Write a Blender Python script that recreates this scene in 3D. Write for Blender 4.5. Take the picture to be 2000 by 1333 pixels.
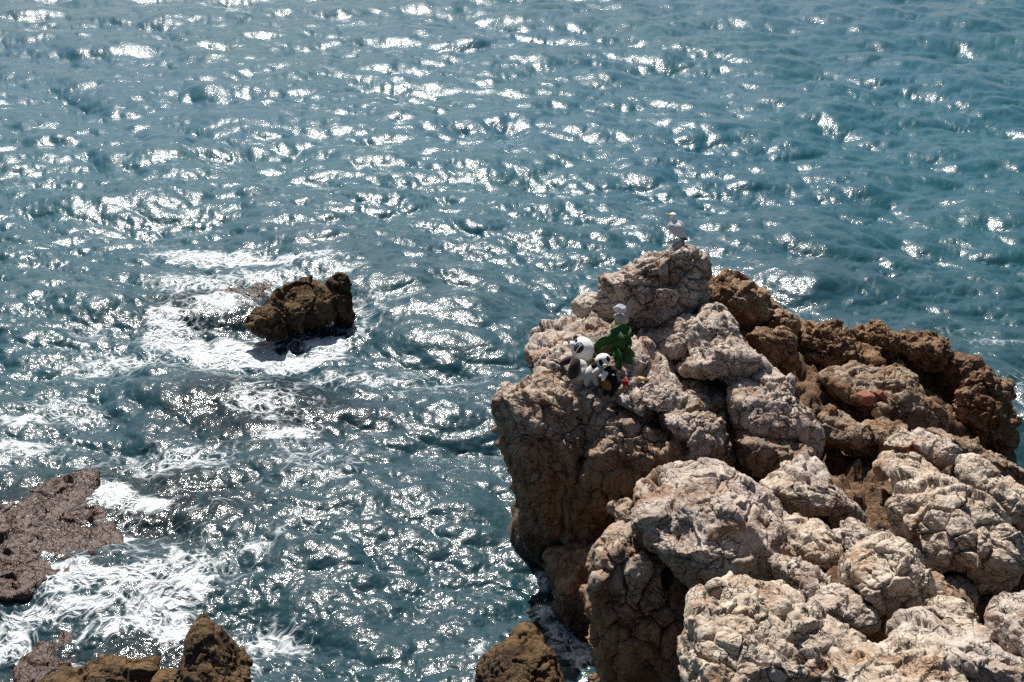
import bpy, math, random
import numpy as np
from mathutils import Vector, Matrix
from mathutils.bvhtree import BVHTree

# ---------------------------------------------------------------- camera, sky, sun, exposure
scene = bpy.context.scene
for o in list(bpy.data.objects):
    bpy.data.objects.remove(o)
col = scene.collection

CAM_H, PITCH, FPX = 11.0, math.radians(27.0), 2400.0       # eye height (m), look-down angle, focal length in photo pixels (2000 wide)
cam_d = bpy.data.cameras.new('camera')
cam_d.sensor_width = 36.0
cam_d.lens = 36.0 * FPX / 2000.0
cam_d.clip_end = 8000.0
cam = bpy.data.objects.new('camera', cam_d)
cam.location = (0, 0, CAM_H)
cam.rotation_euler = (math.pi / 2 - PITCH, 0, 0)
col.objects.link(cam)
scene.camera = cam

SUN_AZ, SUN_EL = math.radians(-13.0), math.radians(52.0)    # azimuth from +Y (ahead), negative = left
world = bpy.data.worlds.new('World')
scene.world = world
world.use_nodes = True
wn, wl = world.node_tree.nodes, world.node_tree.links
wn.clear()
sky = wn.new('ShaderNodeTexSky')
sky.sky_type = 'NISHITA'
sky.sun_disc = False
sky.sun_elevation = SUN_EL
sky.sun_rotation = SUN_AZ
sky.dust_density = 1.7
sky.air_density = 0.9
bg = wn.new('ShaderNodeBackground')
bg.inputs['Strength'].default_value = 0.05
wo = wn.new('ShaderNodeOutputWorld')
wl.new(sky.outputs[0], bg.inputs['Color'])
wl.new(bg.outputs[0], wo.inputs['Surface'])

sun_d = bpy.data.lights.new('sun', 'SUN')
sun_d.energy = 5.0
sun_d.angle = math.radians(0.53)
sun_d.color = (1.0, 0.965, 0.915)
sun = bpy.data.objects.new('sun', sun_d)
SUN_DIR = Vector((math.sin(SUN_AZ) * math.cos(SUN_EL), math.cos(SUN_AZ) * math.cos(SUN_EL), math.sin(SUN_EL)))
sun.rotation_euler = SUN_DIR.to_track_quat('Z', 'Y').to_euler()
sun.location = (-10, 40, 60)
col.objects.link(sun)

vs = scene.view_settings
vs.view_transform = 'Standard'
vs.look = 'None'
vs.exposure = 0.5
vs.gamma = 1.0
vs.use_curve_mapping = False
scene.cycles.use_denoising = False
scene.cycles.max_bounces = 6
scene.cycles.diffuse_bounces = 2
scene.cycles.transparent_max_bounces = 6
scene.cycles.caustics_reflective = False
scene.cycles.caustics_refractive = False

# ---------------------------------------------------------------- pixel <-> world
E = np.array([0, 0, CAM_H])
FWD = np.array([0, math.cos(PITCH), -math.sin(PITCH)])
UPV = np.array([0, math.sin(PITCH), math.cos(PITCH)])
RGT = np.array([1.0, 0, 0])


def ray(px, py):
    return FWD + (px - 1000) / FPX * RGT + (666.5 - py) / FPX * UPV


def at_z(px, py, z):
    d = ray(px, py)
    return E + d * ((z - CAM_H) / d[2])


def depth_z(px, py, z):
    return (z - CAM_H) / ray(px, py)[2]


def at_depth(px, py, dep):
    return E + ray(px, py) * dep


def to_px(P):
    q = P - E
    d = q @ FWD
    return 1000 + FPX * (q @ RGT) / d, 666.5 - FPX * (q @ UPV) / d


# ---------------------------------------------------------------- numpy noise
_rng0 = np.random.RandomState(7)
PERM = np.concatenate([_rng0.permutation(256)] * 3).astype(np.int32)
_g = _rng0.normal(size=(256, 3))
GRAD = (_g / np.linalg.norm(_g, axis=1)[:, None]).astype(np.float32)


def perlin(p):
    p = p.astype(np.float32)
    i = np.floor(p).astype(np.int32)
    f = p - i
    i &= 255
    u = f * f * f * (f * (f * 6 - 15) + 10)
    x, y, z = i[:, 0], i[:, 1], i[:, 2]
    out = 0
    for dx in (0, 1):
        ax = PERM[x + dx]
        wx = u[:, 0] if dx else 1 - u[:, 0]
        for dy in (0, 1):
            ay = PERM[ax + y + dy]
            wy = u[:, 1] if dy else 1 - u[:, 1]
            for dz in (0, 1):
                g = GRAD[PERM[ay + z + dz]]
                wz = u[:, 2] if dz else 1 - u[:, 2]
                dot = g[:, 0] * (f[:, 0] - dx) + g[:, 1] * (f[:, 1] - dy) + g[:, 2] * (f[:, 2] - dz)
                out = out + wx * wy * wz * dot
    return out * 1.4


def fbm(p, octv=4, gain=0.5, lac=2.03):
    s, a = 0, 1.0
    for k in range(octv):
        s = s + a * perlin(p * (lac ** k) + 17.3 * k)
        a *= gain
    return s


def ridged(p, octv=4, gain=0.5, lac=2.1):
    s, a = 0, 1.0
    for k in range(octv):
        s = s + a * (1 - 2.2 * np.abs(perlin(p * (lac ** k) + 9.1 * k)))
        a *= gain
    return s


def sstep(a, b, x):
    t = np.clip((x - a) / (b - a), 0, 1)
    return t * t * (3 - 2 * t)


# ---------------------------------------------------------------- mesh helpers
def mesh_obj(name, V, F, mats, parent=None, smooth=True, mat_idx=None):
    me = bpy.data.meshes.new(name)
    V = np.asarray(V, dtype=np.float32)
    F = np.asarray(F, dtype=np.int32)
    k = F.shape[1]
    me.vertices.add(len(V))
    me.vertices.foreach_set('co', V.ravel())
    me.loops.add(F.size)
    me.loops.foreach_set('vertex_index', F.ravel())
    me.polygons.add(len(F))
    me.polygons.foreach_set('loop_start', np.arange(0, F.size, k, dtype=np.int32))
    me.polygons.foreach_set('loop_total', np.full(len(F), k, dtype=np.int32))
    if mat_idx is not None:
        me.polygons.foreach_set('material_index', np.asarray(mat_idx, dtype=np.int32))
    me.polygons.foreach_set('use_smooth', np.full(len(F), smooth))
    me.update(calc_edges=True)
    me.validate()
    for m in (mats if isinstance(mats, (list, tuple)) else [mats]):
        me.materials.append(m)
    ob = bpy.data.objects.new(name, me)
    col.objects.link(ob)
    if parent is not None:
        ob.parent = parent
    return ob


def tag(o, label=None, cat=None, group=None, kind=None):
    if label: o['label'] = label
    if cat: o['category'] = cat
    if group: o['group'] = group
    if kind: o['kind'] = kind
    return o


def empty(name, loc):
    o = bpy.data.objects.new(name, None)
    o.empty_display_size = 0.1
    o.location = loc
    col.objects.link(o)
    return o


_ICO = {}


def ico(level):
    if level in _ICO:
        return _ICO[level]
    t = (1 + 5 ** .5) / 2
    V = np.array([(-1, t, 0), (1, t, 0), (-1, -t, 0), (1, -t, 0), (0, -1, t), (0, 1, t), (0, -1, -t), (0, 1, -t),
                  (t, 0, -1), (t, 0, 1), (-t, 0, -1), (-t, 0, 1)], float)
    F = np.array([(0, 11, 5), (0, 5, 1), (0, 1, 7), (0, 7, 10), (0, 10, 11), (1, 5, 9), (5, 11, 4), (11, 10, 2), (10, 7, 6),
                  (7, 1, 8), (3, 9, 4), (3, 4, 2), (3, 2, 6), (3, 6, 8), (3, 8, 9), (4, 9, 5), (2, 4, 11), (6, 2, 10), (8, 6, 7), (9, 8, 1)])
    V /= np.linalg.norm(V, axis=1)[:, None]
    # split each of the 20 faces into n*n small triangles (n = level)
    n = level
    pts, fs = {}, []
    out = []

    def key(v):
        return (round(v[0], 6), round(v[1], 6), round(v[2], 6))
    allv, allf, base = [], [], 0
    ii, jj = np.meshgrid(np.arange(n + 1), np.arange(n + 1), indexing='ij')
    m = ii + jj <= n
    idx = -np.ones((n + 1, n + 1), int)
    idx[m] = np.arange(m.sum())
    a = ii[m] / n; b = jj[m] / n
    tris = []
    for i in range(n):
        for j in range(n - i):
            tris.append((idx[i, j], idx[i + 1, j], idx[i, j + 1]))
            if i + j < n - 1:
                tris.append((idx[i + 1, j], idx[i + 1, j + 1], idx[i, j + 1]))
    tris = np.array(tris)
    for f in F:
        p = V[f[0]] * (1 - a - b)[:, None] + V[f[1]] * a[:, None] + V[f[2]] * b[:, None]
        p /= np.linalg.norm(p, axis=1)[:, None]
        allv.append(p); allf.append(tris + base); base += len(p)
    allv = np.concatenate(allv); allf = np.concatenate(allf)
    r = np.round(allv * 1e6).astype(np.int64)
    _, first, inv = np.unique(r, axis=0, return_index=True, return_inverse=True)
    _ICO[level] = (allv[first], inv.ravel()[allf])
    return _ICO[level]


def vnormals(V, F):
    a, b, c = V[F[:, 0]], V[F[:, 1]], V[F[:, 2]]
    n = np.cross(b - a, c - a)
    out = np.stack([sum(np.bincount(F[:, k], weights=n[:, ax], minlength=len(V)) for k in range(3)) for ax in range(3)], 1)
    return out / (np.linalg.norm(out, axis=1)[:, None] + 1e-12)


def worley_pts(P, S):
    """first and second nearest distance from P to seeds S"""
    f1 = np.empty(len(P), np.float32); f2 = np.empty(len(P), np.float32)
    i1 = np.empty(len(P), np.int32); i2 = np.empty(len(P), np.int32)
    P = P.astype(np.float32); S = S.astype(np.float32)
    s2 = (S ** 2).sum(1)
    step = max(1, 6000000 // len(S))
    for i in range(0, len(P), step):
        q = P[i:i + step]
        d = s2[None] - 2 * q @ S.T
        ar = np.arange(len(q))
        a = d.argmin(1); da = d[ar, a].copy(); d[ar, a] = 1e9
        b = d.argmin(1); db = d[ar, b]
        qq = (q ** 2).sum(1)
        f1[i:i + step] = np.sqrt(np.maximum(da + qq, 0)); f2[i:i + step] = np.sqrt(np.maximum(db + qq, 0))
        i1[i:i + step] = a; i2[i:i + step] = b
    return f1, f2, i1, i2


def chunks(P, wp, k, rs, cell, step, tilt):
    """split a surface into blocks: each cell is a facet with its own offset and tilt; returns relief and distance to the joint"""
    sd = wp[rs.choice(len(P), k, replace=False)]
    f1, f2, i1, i2 = worley_pts(wp, sd)
    off = rs.normal(size=k) * step
    tv = rs.normal(size=(k, 3)) * tilt
    v1 = off[i1] + ((wp - sd[i1]) * tv[i1]).sum(1)
    v2 = off[i2] + ((wp - sd[i2]) * tv[i2]).sum(1)
    g = f2 - f1
    w = 0.5 * (1 - sstep(0, 0.09 * cell, g))
    return v1 * (1 - w) + v2 * w, g


# ---------------------------------------------------------------- materials
def nmat(name):
    m = bpy.data.materials.new(name)
    m.use_nodes = True
    nt = m.node_tree
    return m, nt, nt.nodes, nt.links, nt.nodes['Principled BSDF']


def mixcol(nt, fac, a, b, blend='MIX'):
    n = nt.nodes.new('ShaderNodeMix')
    n.data_type = 'RGBA'
    n.blend_type = blend
    for sock, v in ((n.inputs['Factor'], fac), (n.inputs[6], a), (n.inputs[7], b)):
        if isinstance(v, (int, float)): sock.default_value = v
        elif isinstance(v, (tuple, list)): sock.default_value = (*v, 1) if len(v) == 3 else v
        else: nt.links.new(v, sock)
    return n.outputs[2]


def math_n(nt, op, a, b=None, c=None, clamp=False):
    n = nt.nodes.new('ShaderNodeMath')
    n.operation = op
    n.use_clamp = clamp
    for k, v in enumerate((a, b, c)):
        if v is None: continue
        if isinstance(v, (int, float)): n.inputs[k].default_value = v
        else: nt.links.new(v, n.inputs[k])
    return n.outputs[0]


def mrange(nt, v, a, b, c=0.0, d=1.0, smooth=True):
    n = nt.nodes.new('ShaderNodeMapRange')
    n.interpolation_type = 'SMOOTHSTEP' if smooth else 'LINEAR'
    nt.links.new(v, n.inputs[0])
    for k, x in zip((1, 2, 3, 4), (a, b, c, d)):
        if isinstance(x, (int, float)): n.inputs[k].default_value = x
        else: nt.links.new(x, n.inputs[k])
    return n.outputs[0]


def noise_n(nt, co, scale, detail=5, rough=0.55, dist=0.0, dim='3D'):
    n = nt.nodes.new('ShaderNodeTexNoise')
    n.noise_dimensions = dim
    n.inputs['Scale'].default_value = scale
    n.inputs['Detail'].default_value = detail
    n.inputs['Roughness'].default_value = rough
    n.inputs['Distortion'].default_value = dist
    nt.links.new(co, n.inputs['Vector'])
    return n.outputs['Fac']


def voro_n(nt, co, scale, feature='DISTANCE_TO_EDGE', rnd=1.0):
    n = nt.nodes.new('ShaderNodeTexVoronoi')
    n.feature = feature
    n.inputs['Scale'].default_value = scale
    n.inputs['Randomness'].default_value = rnd
    nt.links.new(co, n.inputs['Vector'])
    return n.outputs['Distance']


def warped(nt, co, scale, amount):
    n = nt.nodes.new('ShaderNodeTexNoise')
    n.inputs['Scale'].default_value = scale
    n.inputs['Detail'].default_value = 3
    nt.links.new(co, n.inputs['Vector'])
    v = nt.nodes.new('ShaderNodeVectorMath'); v.operation = 'MULTIPLY_ADD'
    nt.links.new(n.outputs['Color'], v.inputs[0])
    v.inputs[1].default_value = (amount,) * 3
    nt.links.new(co, v.inputs[2])
    return v.outputs[0]


def rock_material(name, c_a, c_b, c_stain, stain=0.35, c_grey=(0.30, 0.28, 0.26), crack=0.7, wet_z=-9.0, wet_c=(0.05, 0.035, 0.025),
                  rough=0.9, bump=1.0, pits=0.5, spec=0.25, wet_r=0.42, zone_z=None, zone_c=(0.20, 0.10, 0.048), zone_c2=(0.38, 0.24, 0.14)):
    m, nt, N, L, bs = nmat(name)
    geo = N.new('ShaderNodeNewGeometry')
    co = geo.outputs['Position']
    w1 = warped(nt, co, 2.2, 0.35)
    w2 = warped(nt, co, 7.0, 0.10)
    big = noise_n(nt, co, 1.1, 6, 0.6, 0.6)
    med = noise_n(nt, w1, 4.5, 8, 0.65)
    fine = noise_n(nt, co, 26, 7, 0.7)
    base = mixcol(nt, mrange(nt, med, 0.33, 0.68), c_a, c_b)
    base = mixcol(nt, math_n(nt, 'MULTIPLY', mrange(nt, big, 0.45, 0.75), 0.7), base, c_grey)
    st = noise_n(nt, w1, 1.9, 7, 0.62, 0.8)
    base = mixcol(nt, math_n(nt, 'MULTIPLY', mrange(nt, st, 0.60 - 0.25 * stain, 0.78 - 0.2 * stain), 0.85), base, c_stain)
    # black lichen / dirt: blotches and the fine dark lines that run over the limestone
    li = noise_n(nt, w2, 9.0, 9, 0.72, 0.5)
    lmask = noise_n(nt, co, 1.7, 3, 0.5)
    blot = math_n(nt, 'MULTIPLY', mrange(nt, li, 0.56, 0.64), mrange(nt, lmask, 0.42, 0.62))
    mp = N.new('ShaderNodeMapping'); mp.inputs['Rotation'].default_value = (0.5, 0.35, 0.6); mp.inputs['Scale'].default_value = (1.0, 1.0, 2.4)
    L.new(warped(nt, w1, 9.0, 0.09), mp.inputs[0])
    e1 = voro_n(nt, mp.outputs[0], 2.3)
    e2 = voro_n(nt, mp.outputs[0], 8.0)
    mk1 = mrange(nt, noise_n(nt, co, 2.1, 4, 0.6), 0.43, 0.57)
    mk2 = mrange(nt, noise_n(nt, co, 3.7, 4, 0.6), 0.47, 0.61)
    l1 = math_n(nt, 'MULTIPLY', mrange(nt, e1, 0.002, 0.03, 1.0, 0.0), mk1)
    l2 = math_n(nt, 'MULTIPLY', mrange(nt, e2, 0.004, 0.06, 1.0, 0.0), mk2)
    lines = math_n(nt, 'MAXIMUM', l1, l2)
    dark = math_n(nt, 'MAXIMUM', lines, math_n(nt, 'MULTIPLY', blot, 0.8))
    base = mixcol(nt, math_n(nt, 'MULTIPLY', dark, crack), base, (0.055, 0.045, 0.038))
    base = mixcol(nt, mrange(nt, fine, 0.3, 0.7, 0.0, 0.35), base, (0.5, 0.5, 0.5), 'OVERLAY')
    base = mixcol(nt, 0.55, base, mixcol(nt, mrange(nt, fine, 0.25, 0.75), (0.55, 0.55, 0.55), (1, 1, 1)), 'MULTIPLY')
    # spray zone of a sea cliff: iron-stained brown low down, pale limestone above
    if zone_z is not None:
        s0 = N.new('ShaderNodeSeparateXYZ'); L.new(co, s0.inputs[0])
        z0 = math_n(nt, 'ADD', s0.outputs['Z'], math_n(nt, 'MULTIPLY', math_n(nt, 'SUBTRACT', st, 0.5), 2.6))
        zf = mrange(nt, z0, zone_z - 0.45, zone_z + 0.55, 1.0, 0.0)
        stk = N.new('ShaderNodeMapping'); stk.inputs['Scale'].default_value = (5.0, 5.0, 0.5); L.new(w2, stk.inputs[0])
        base = mixcol(nt, math_n(nt, 'MULTIPLY', zf, 0.9), base, mixcol(nt, mrange(nt, noise_n(nt, stk.outputs[0], 1.6, 6, 0.65), 0.36, 0.66), zone_c, zone_c2))
    # damp zone above the waterline
    sx = N.new('ShaderNodeSeparateXYZ'); L.new(co, sx.inputs[0])
    zz = math_n(nt, 'ADD', sx.outputs['Z'], math_n(nt, 'MULTIPLY', math_n(nt, 'SUBTRACT', big, 0.5), 1.2))
    wet = mrange(nt, zz, wet_z - 0.35, wet_z + 0.45, 1.0, 0.0)
    base = mixcol(nt, math_n(nt, 'MULTIPLY', wet, 0.93), base, mixcol(nt, med, wet_c, tuple(x * 1.9 for x in wet_c)))
    L.new(base, bs.inputs['Base Color'])
    L.new(mrange(nt, wet, 0, 1, rough, wet_r), bs.inputs['Roughness'])
    bs.inputs['Specular IOR Level'].default_value = spec
    # relief
    h = math_n(nt, 'MULTIPLY', med, 0.042)
    h = math_n(nt, 'ADD', h, math_n(nt, 'MULTIPLY', fine, 0.013))
    h = math_n(nt, 'ADD', h, math_n(nt, 'MULTIPLY', li, 0.024))
    h = math_n(nt, 'SUBTRACT', h, math_n(nt, 'MULTIPLY', lines, 0.04))
    pit = mrange(nt, voro_n(nt, w2, 17.0, 'F1'), 0.10, 0.32, 1.0, 0.0)
    pmask = mrange(nt, noise_n(nt, co, 2.6, 3, 0.5), 0.45, 0.62)
    h = math_n(nt, 'SUBTRACT', h, math_n(nt, 'MULTIPLY', math_n(nt, 'MULTIPLY', pit, pmask), 0.02 * pits))
    b = N.new('ShaderNodeBump')
    b.inputs['Strength'].default_value = min(1.0, bump)
    b.inputs['Distance'].default_value = 0.85 * max(1.0, bump)
    L.new(h, b.inputs['Height'])
    L.new(b.outputs[0], bs.inputs['Normal'])
    return m


M = {}
M['pale'] = rock_material('limestone_grey', (0.46, 0.365, 0.295), (0.65, 0.56, 0.48), (0.28, 0.145, 0.075), stain=0.48, c_grey=(0.35, 0.295, 0.25), crack=0.8, wet_z=0.5)
M['cream'] = rock_material('limestone_cream', (0.50, 0.395, 0.30), (0.68, 0.58, 0.47), (0.36, 0.20, 0.10), stain=0.45, c_grey=(0.40, 0.335, 0.27), crack=0.75, wet_z=0.5)
M['tan'] = rock_material('limestone_tan', (0.27, 0.18, 0.115), (0.44, 0.34, 0.245), (0.25, 0.12, 0.055), stain=0.6, c_grey=(0.27, 0.22, 0.18), crack=0.85, wet_z=0.5)
M['rust'] = rock_material('rusty_karst', (0.20, 0.105, 0.052), (0.42, 0.28, 0.17), (0.15, 0.07, 0.03), stain=0.7, c_grey=(0.14, 0.10, 0.075), crack=0.85, wet_z=0.5, bump=1.2, pits=1.2)
M['cliff'] = rock_material('cliff_brown', (0.19, 0.11, 0.06), (0.34, 0.22, 0.13), (0.12, 0.055, 0.025), stain=0.6, c_grey=(0.12, 0.085, 0.06), crack=0.8, wet_z=0.7)
M['sea'] = rock_material('sea_rock', (0.11, 0.064, 0.028), (0.20, 0.125, 0.06), (0.05, 0.028, 0.014), stain=0.6, c_grey=(0.10, 0.07, 0.04), crack=0.7, wet_z=0.12, wet_c=(0.02, 0.013, 0.010), bump=1.2, pits=1.2)
M['weed'] = rock_material('weedy_reef', (0.085, 0.042, 0.026), (0.17, 0.10, 0.068), (0.05, 0.024, 0.014), stain=0.6, c_grey=(0.10, 0.065, 0.05), crack=0.6, wet_z=0.6, wet_c=(0.042, 0.020, 0.013), bump=0.9, pits=1.2, spec=0.45, wet_r=0.36)
M['cliffmix'] = rock_material('limestone_cliff', (0.40, 0.30, 0.22), (0.56, 0.46, 0.37), (0.25, 0.13, 0.065), stain=0.6, c_grey=(0.33, 0.26, 0.21), crack=0.8, wet_z=0.6, zone_z=2.25)
M['bed'] = rock_material('bedrock_brown', (0.15, 0.08, 0.042), (0.28, 0.18, 0.11), (0.15, 0.07, 0.03), stain=0.6, c_grey=(0.14, 0.10, 0.075), crack=0.85, wet_z=0.4, bump=1.2, pits=1.2)


def plain(name, colr, rough=0.8, spec=0.2, bump=0.0, bscale=60, var=0.15, sheen=0.0):
    m, nt, N, L, bs = nmat(name)
    tc = N.new('ShaderNodeTexCoord')
    n = noise_n(nt, tc.outputs['Object'], bscale, 5, 0.6)
    c = mixcol(nt, mrange(nt, n, 0.3, 0.7), tuple(x * (1 - var) for x in colr), tuple(min(1, x * (1 + var)) for x in colr))
    L.new(c, bs.inputs['Base Color'])
    bs.inputs['Roughness'].default_value = rough
    bs.inputs['Specular IOR Level'].default_value = spec
    if sheen: bs.inputs['Sheen Weight'].default_value = sheen
    if bump:
        b = N.new('ShaderNodeBump'); b.inputs['Strength'].default_value = 0.6; b.inputs['Distance'].default_value = bump
        L.new(n, b.inputs['Height']); L.new(b.outputs[0], bs.inputs['Normal'])
    return m


# ---------------------------------------------------------------- boulders
BEDPTS = []
BUILT = {}


def boulder(name, label, poly, z, D, lean=0.5, leanx=0.0, mat='pale', p=2.3, lvl=56, seed=1, crack1=0.07, k1=26, crack2=0.028, k2=240,
            facets=18, fdepth=0.34, rough=1.0, strat=0.0, sdir=(0.3, 0.2, 1.0), bed=True, cat='boulder', group=None, karst=0.0, ctr=None, dents=(), under=None, dy=0.0):
    """a boulder whose outline follows POLY (photo pixels) at the distance where its middle is Z metres above the sea"""
    rs = np.random.RandomState(seed * 131 + 5)
    poly = np.array(poly, float) + np.array([0, dy])
    if ctr is None:
        x, y = poly[:, 0], poly[:, 1]
        x1, y1 = np.roll(x, -1), np.roll(y, -1)
        cr = x * y1 - x1 * y
        A = cr.sum() / 2
        cx, cy = ((x + x1) * cr).sum() / (6 * A), ((y + y1) * cr).sum() / (6 * A)
    else:
        cx, cy = ctr
    dep = depth_z(cx, cy, z)
    C = at_depth(cx, cy, dep)
    q = np.stack([(poly[:, 0] - cx), -(poly[:, 1] - cy)], 1) * 0.975 * dep / FPX
    # radius of the outline in every direction
    th = np.linspace(-math.pi, math.pi, 721)[:-1]
    dx, dy = np.cos(th), np.sin(th)
    R = np.zeros_like(th)
    for i in range(len(q)):
        a, b = q[i], q[(i + 1) % len(q)]
        e = b - a
        den = dx * e[1] - dy * e[0]
        den = np.where(np.abs(den) < 1e-9, 1e-9, den)
        t = (a[0] * e[1] - a[1] * e[0]) / den
        s = (a[0] * dy - a[1] * dx) / den
        ok = (t > 0) & (s >= -1e-6) & (s <= 1 + 1e-6)
        R = np.where(ok, np.maximum(R, t), R)
    R = np.where(R <= 0, R[R > 0].mean(), R)
    ker = np.exp(-0.5 * (np.arange(-15, 16) / 6.0) ** 2); ker /= ker.sum()
    R = np.convolve(np.concatenate([R[-15:], R, R[:15]]), ker, 'valid')
    Rm = float(R.mean())
    U, F = ico(max(14, round(lvl * 0.72)))
    U = U + np.array([0, 0.33, -0.33])                    # finer mesh on the upper and seaward-seen side than underneath
    U = U / np.linalg.norm(U, axis=1)[:, None]
    ang = np.arctan2(U[:, 1], U[:, 0])
    Ru = np.interp(ang, np.append(th, math.pi), np.append(R, R[0]))
    # even out sampling: work from unit sphere q -> scaled
    rho = np.hypot(U[:, 0], U[:, 1])
    t = (rho ** p + np.abs(U[:, 2]) ** p) ** (-1 / p)
    s = np.full(len(U), 1.06)
    for _ in range(facets):
        n = rs.normal(size=3); n /= np.linalg.norm(n)
        if n[2] > 0: n[2] *= -1 if rs.rand() < 0.75 else 1
        h = 1 - fdepth * rs.rand() * (0.55 + 0.45 * abs(n[2]))
        dt = (U * t[:, None]) @ n
        lim = np.where(dt > 1e-3, h / np.maximum(dt, 1e-3), 9)
        kk = 0.012
        m_ = np.clip(0.5 + 0.5 * (lim - s) / kk, 0, 1)
        s = lim * (1 - m_) + s * m_ - kk * m_ * (1 - m_)
    W = U * (t * s)[:, None]
    a = W[:, 0] * Ru; b = W[:, 1] * Ru; d = W[:, 2] * D
    if under is None:
        under = min(lean, -0.45) if bed else lean
    b0 = -0.22 * Rm
    up = 0.5 * (b - b0 + np.sqrt((b - b0) ** 2 + (0.06 * Rm) ** 2))     # top slopes back by LEAN, the foot is undercut
    d = d + lean * (up + b0) + under * (b - b0 - up) + leanx * a
    P = C + a[:, None] * RGT + b[:, None] * UPV + d[:, None] * FWD
    F2 = F[:, ::-1] if np.einsum('i,i->', np.cross(P[F[0, 1]] - P[F[0, 0]], P[F[0, 2]] - P[F[0, 0]]), P[F[0, 0]] - C) < 0 else F
    off = rs.rand(3) * 50
    nr = vnormals(P, F2)
    # broad lumps
    P = P + nr * (0.09 * Rm * rough * fbm((P + off) * (1.1 / Rm), 3))[:, None]
    # blocks split by joints
    wp = P + 0.13 * Rm * np.stack([fbm((P + off + 5 * k) * (1.6 / Rm), 3) for k in range(3)], 1)
    cell = Rm * 2.2 / math.sqrt(k1)
    v, g = chunks(P, wp, k1, rs, cell, 0.5 * crack1 * Rm, 2.5 * crack1)
    disp = v - crack1 * Rm * (np.clip(1 - g / (0.45 * cell), 0, 1) ** 2 * 0.28 + sstep(0.10 * cell, 0, g) * 1.6)
    wp2 = P + 0.06 * Rm * np.stack([fbm((P + off + 9 * k) * (4 / Rm), 3) for k in range(3)], 1)
    cell2 = Rm * 2.2 / math.sqrt(k2)
    v, g2 = chunks(P, wp2, k2, rs, cell2, 0.30 * crack2 * Rm, 0.20)
    msk = sstep(-0.3, 0.35, fbm((P + off) * (1.4 / Rm) + 31, 2))
    disp += v * (0.35 + 0.65 * msk) - crack2 * Rm * (0.12 + 0.88 * msk) * (np.clip(1 - g2 / (0.5 * cell2), 0, 1) ** 2 * 0.35 + sstep(0.18 * cell2, 0, g2) * 1.6)
    disp += rough * (0.020 * ridged(P * 2.4 + off, 3) + 0.018 * fbm(P * 6.0 + off, 5, 0.6))
    if strat:
        sv = np.array(sdir, float); sv /= np.linalg.norm(sv)
        co = P + 0.08 * fbm(P * 2.5 + off, 2)[:, None]
        lay = co @ sv
        Q = P * 1.3 + np.outer(lay, sv) * 9
        disp += strat * fbm(Q + off, 3, 0.6)
    if karst:
        kn = ridged(P * 4.2 + 0.4 * np.stack([fbm(P * 3 + k * 7, 2) for k in range(3)], 1), 3, 0.55)
        disp -= karst * (np.clip(kn, -0.5, 1.6) - 0.7)
    P = P + nr * disp[:, None]
    for (hx, hy, hr, hd) in dents:
        ux, uy = to_px(P)
        P = P - nr * (hd * sstep(hr, hr * 0.6, np.hypot(ux - hx, uy - hy)) * (nr @ FWD < 0.1))[:, None]
    BUILT[seed] = (P, F2)
    base = C.copy(); base[2] = P[:, 2].min()
    ob = mesh_obj(name, P - base, F2, M[mat])
    ob.location = base
    tag(ob, label, cat, group)
    if bed:
        BEDPTS.append((C[0], C[1], z, Rm, D))
    return ob


# --- the headland: boulders from the far point towards the camera
G = 'boulders of the headland'
# far row
boulder('boulder', 'tall grey boulder at the far tip, the gull perched on its crest',
        [(1312, 488), (1348, 490), (1378, 514), (1386, 545), (1378, 600), (1330, 655), (1280, 668), (1235, 652), (1180, 625), (1166, 585), (1168, 566), (1180, 546), (1228, 524), (1272, 502)],
        3.35, 0.65, lean=-0.15, seed=1, lvl=72, fdepth=0.25, crack1=0.075, k1=34, group=G)
boulder('boulder', 'rounded grey lump at the lower left foot of the gull boulder',
        [(1114, 612), (1120, 590), (1156, 572), (1188, 588), (1200, 625), (1165, 645), (1126, 642)], 2.95, 0.4, lean=0, seed=2, lvl=32, k1=10, group=G)
boulder('boulder', 'dark brown rock wedged behind and right of the gull boulder',
        [(1362, 565), (1388, 538), (1420, 532), (1448, 545), (1458, 580), (1435, 620), (1385, 628), (1362, 605)], 2.9, 0.5, lean=0, mat='rust', seed=3, lvl=32, k1=12, karst=0.04, group=G)
boulder('boulder', 'round pale brown boulder on the skyline right of the gull boulder',
        [(1408, 589), (1440, 557), (1475, 547), (1503, 566), (1510, 610), (1490, 632), (1445, 630), (1415, 615)], 2.95, 0.5, lean=0.15, mat='tan', seed=4, lvl=40, k1=14, group=G)
boulder('boulder', 'narrow brown ridge sloping down right from the skyline boulder',
        [(1498, 572), (1530, 598), (1560, 628), (1562, 668), (1520, 660), (1488, 632)], 2.6, 0.45, lean=0.3, mat='tan', seed=5, lvl=32, k1=12, group=G)
boulder('boulder', 'rusty brown knobbly boulder tucked behind the pale diagonal ridge',
        [(1458, 648), (1490, 638), (1525, 642), (1550, 660), (1556, 700), (1548, 735), (1510, 728), (1475, 700)], 2.75, 0.5, lean=0.05, mat='rust', seed=6, lvl=40, k1=16, group=G)
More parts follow.
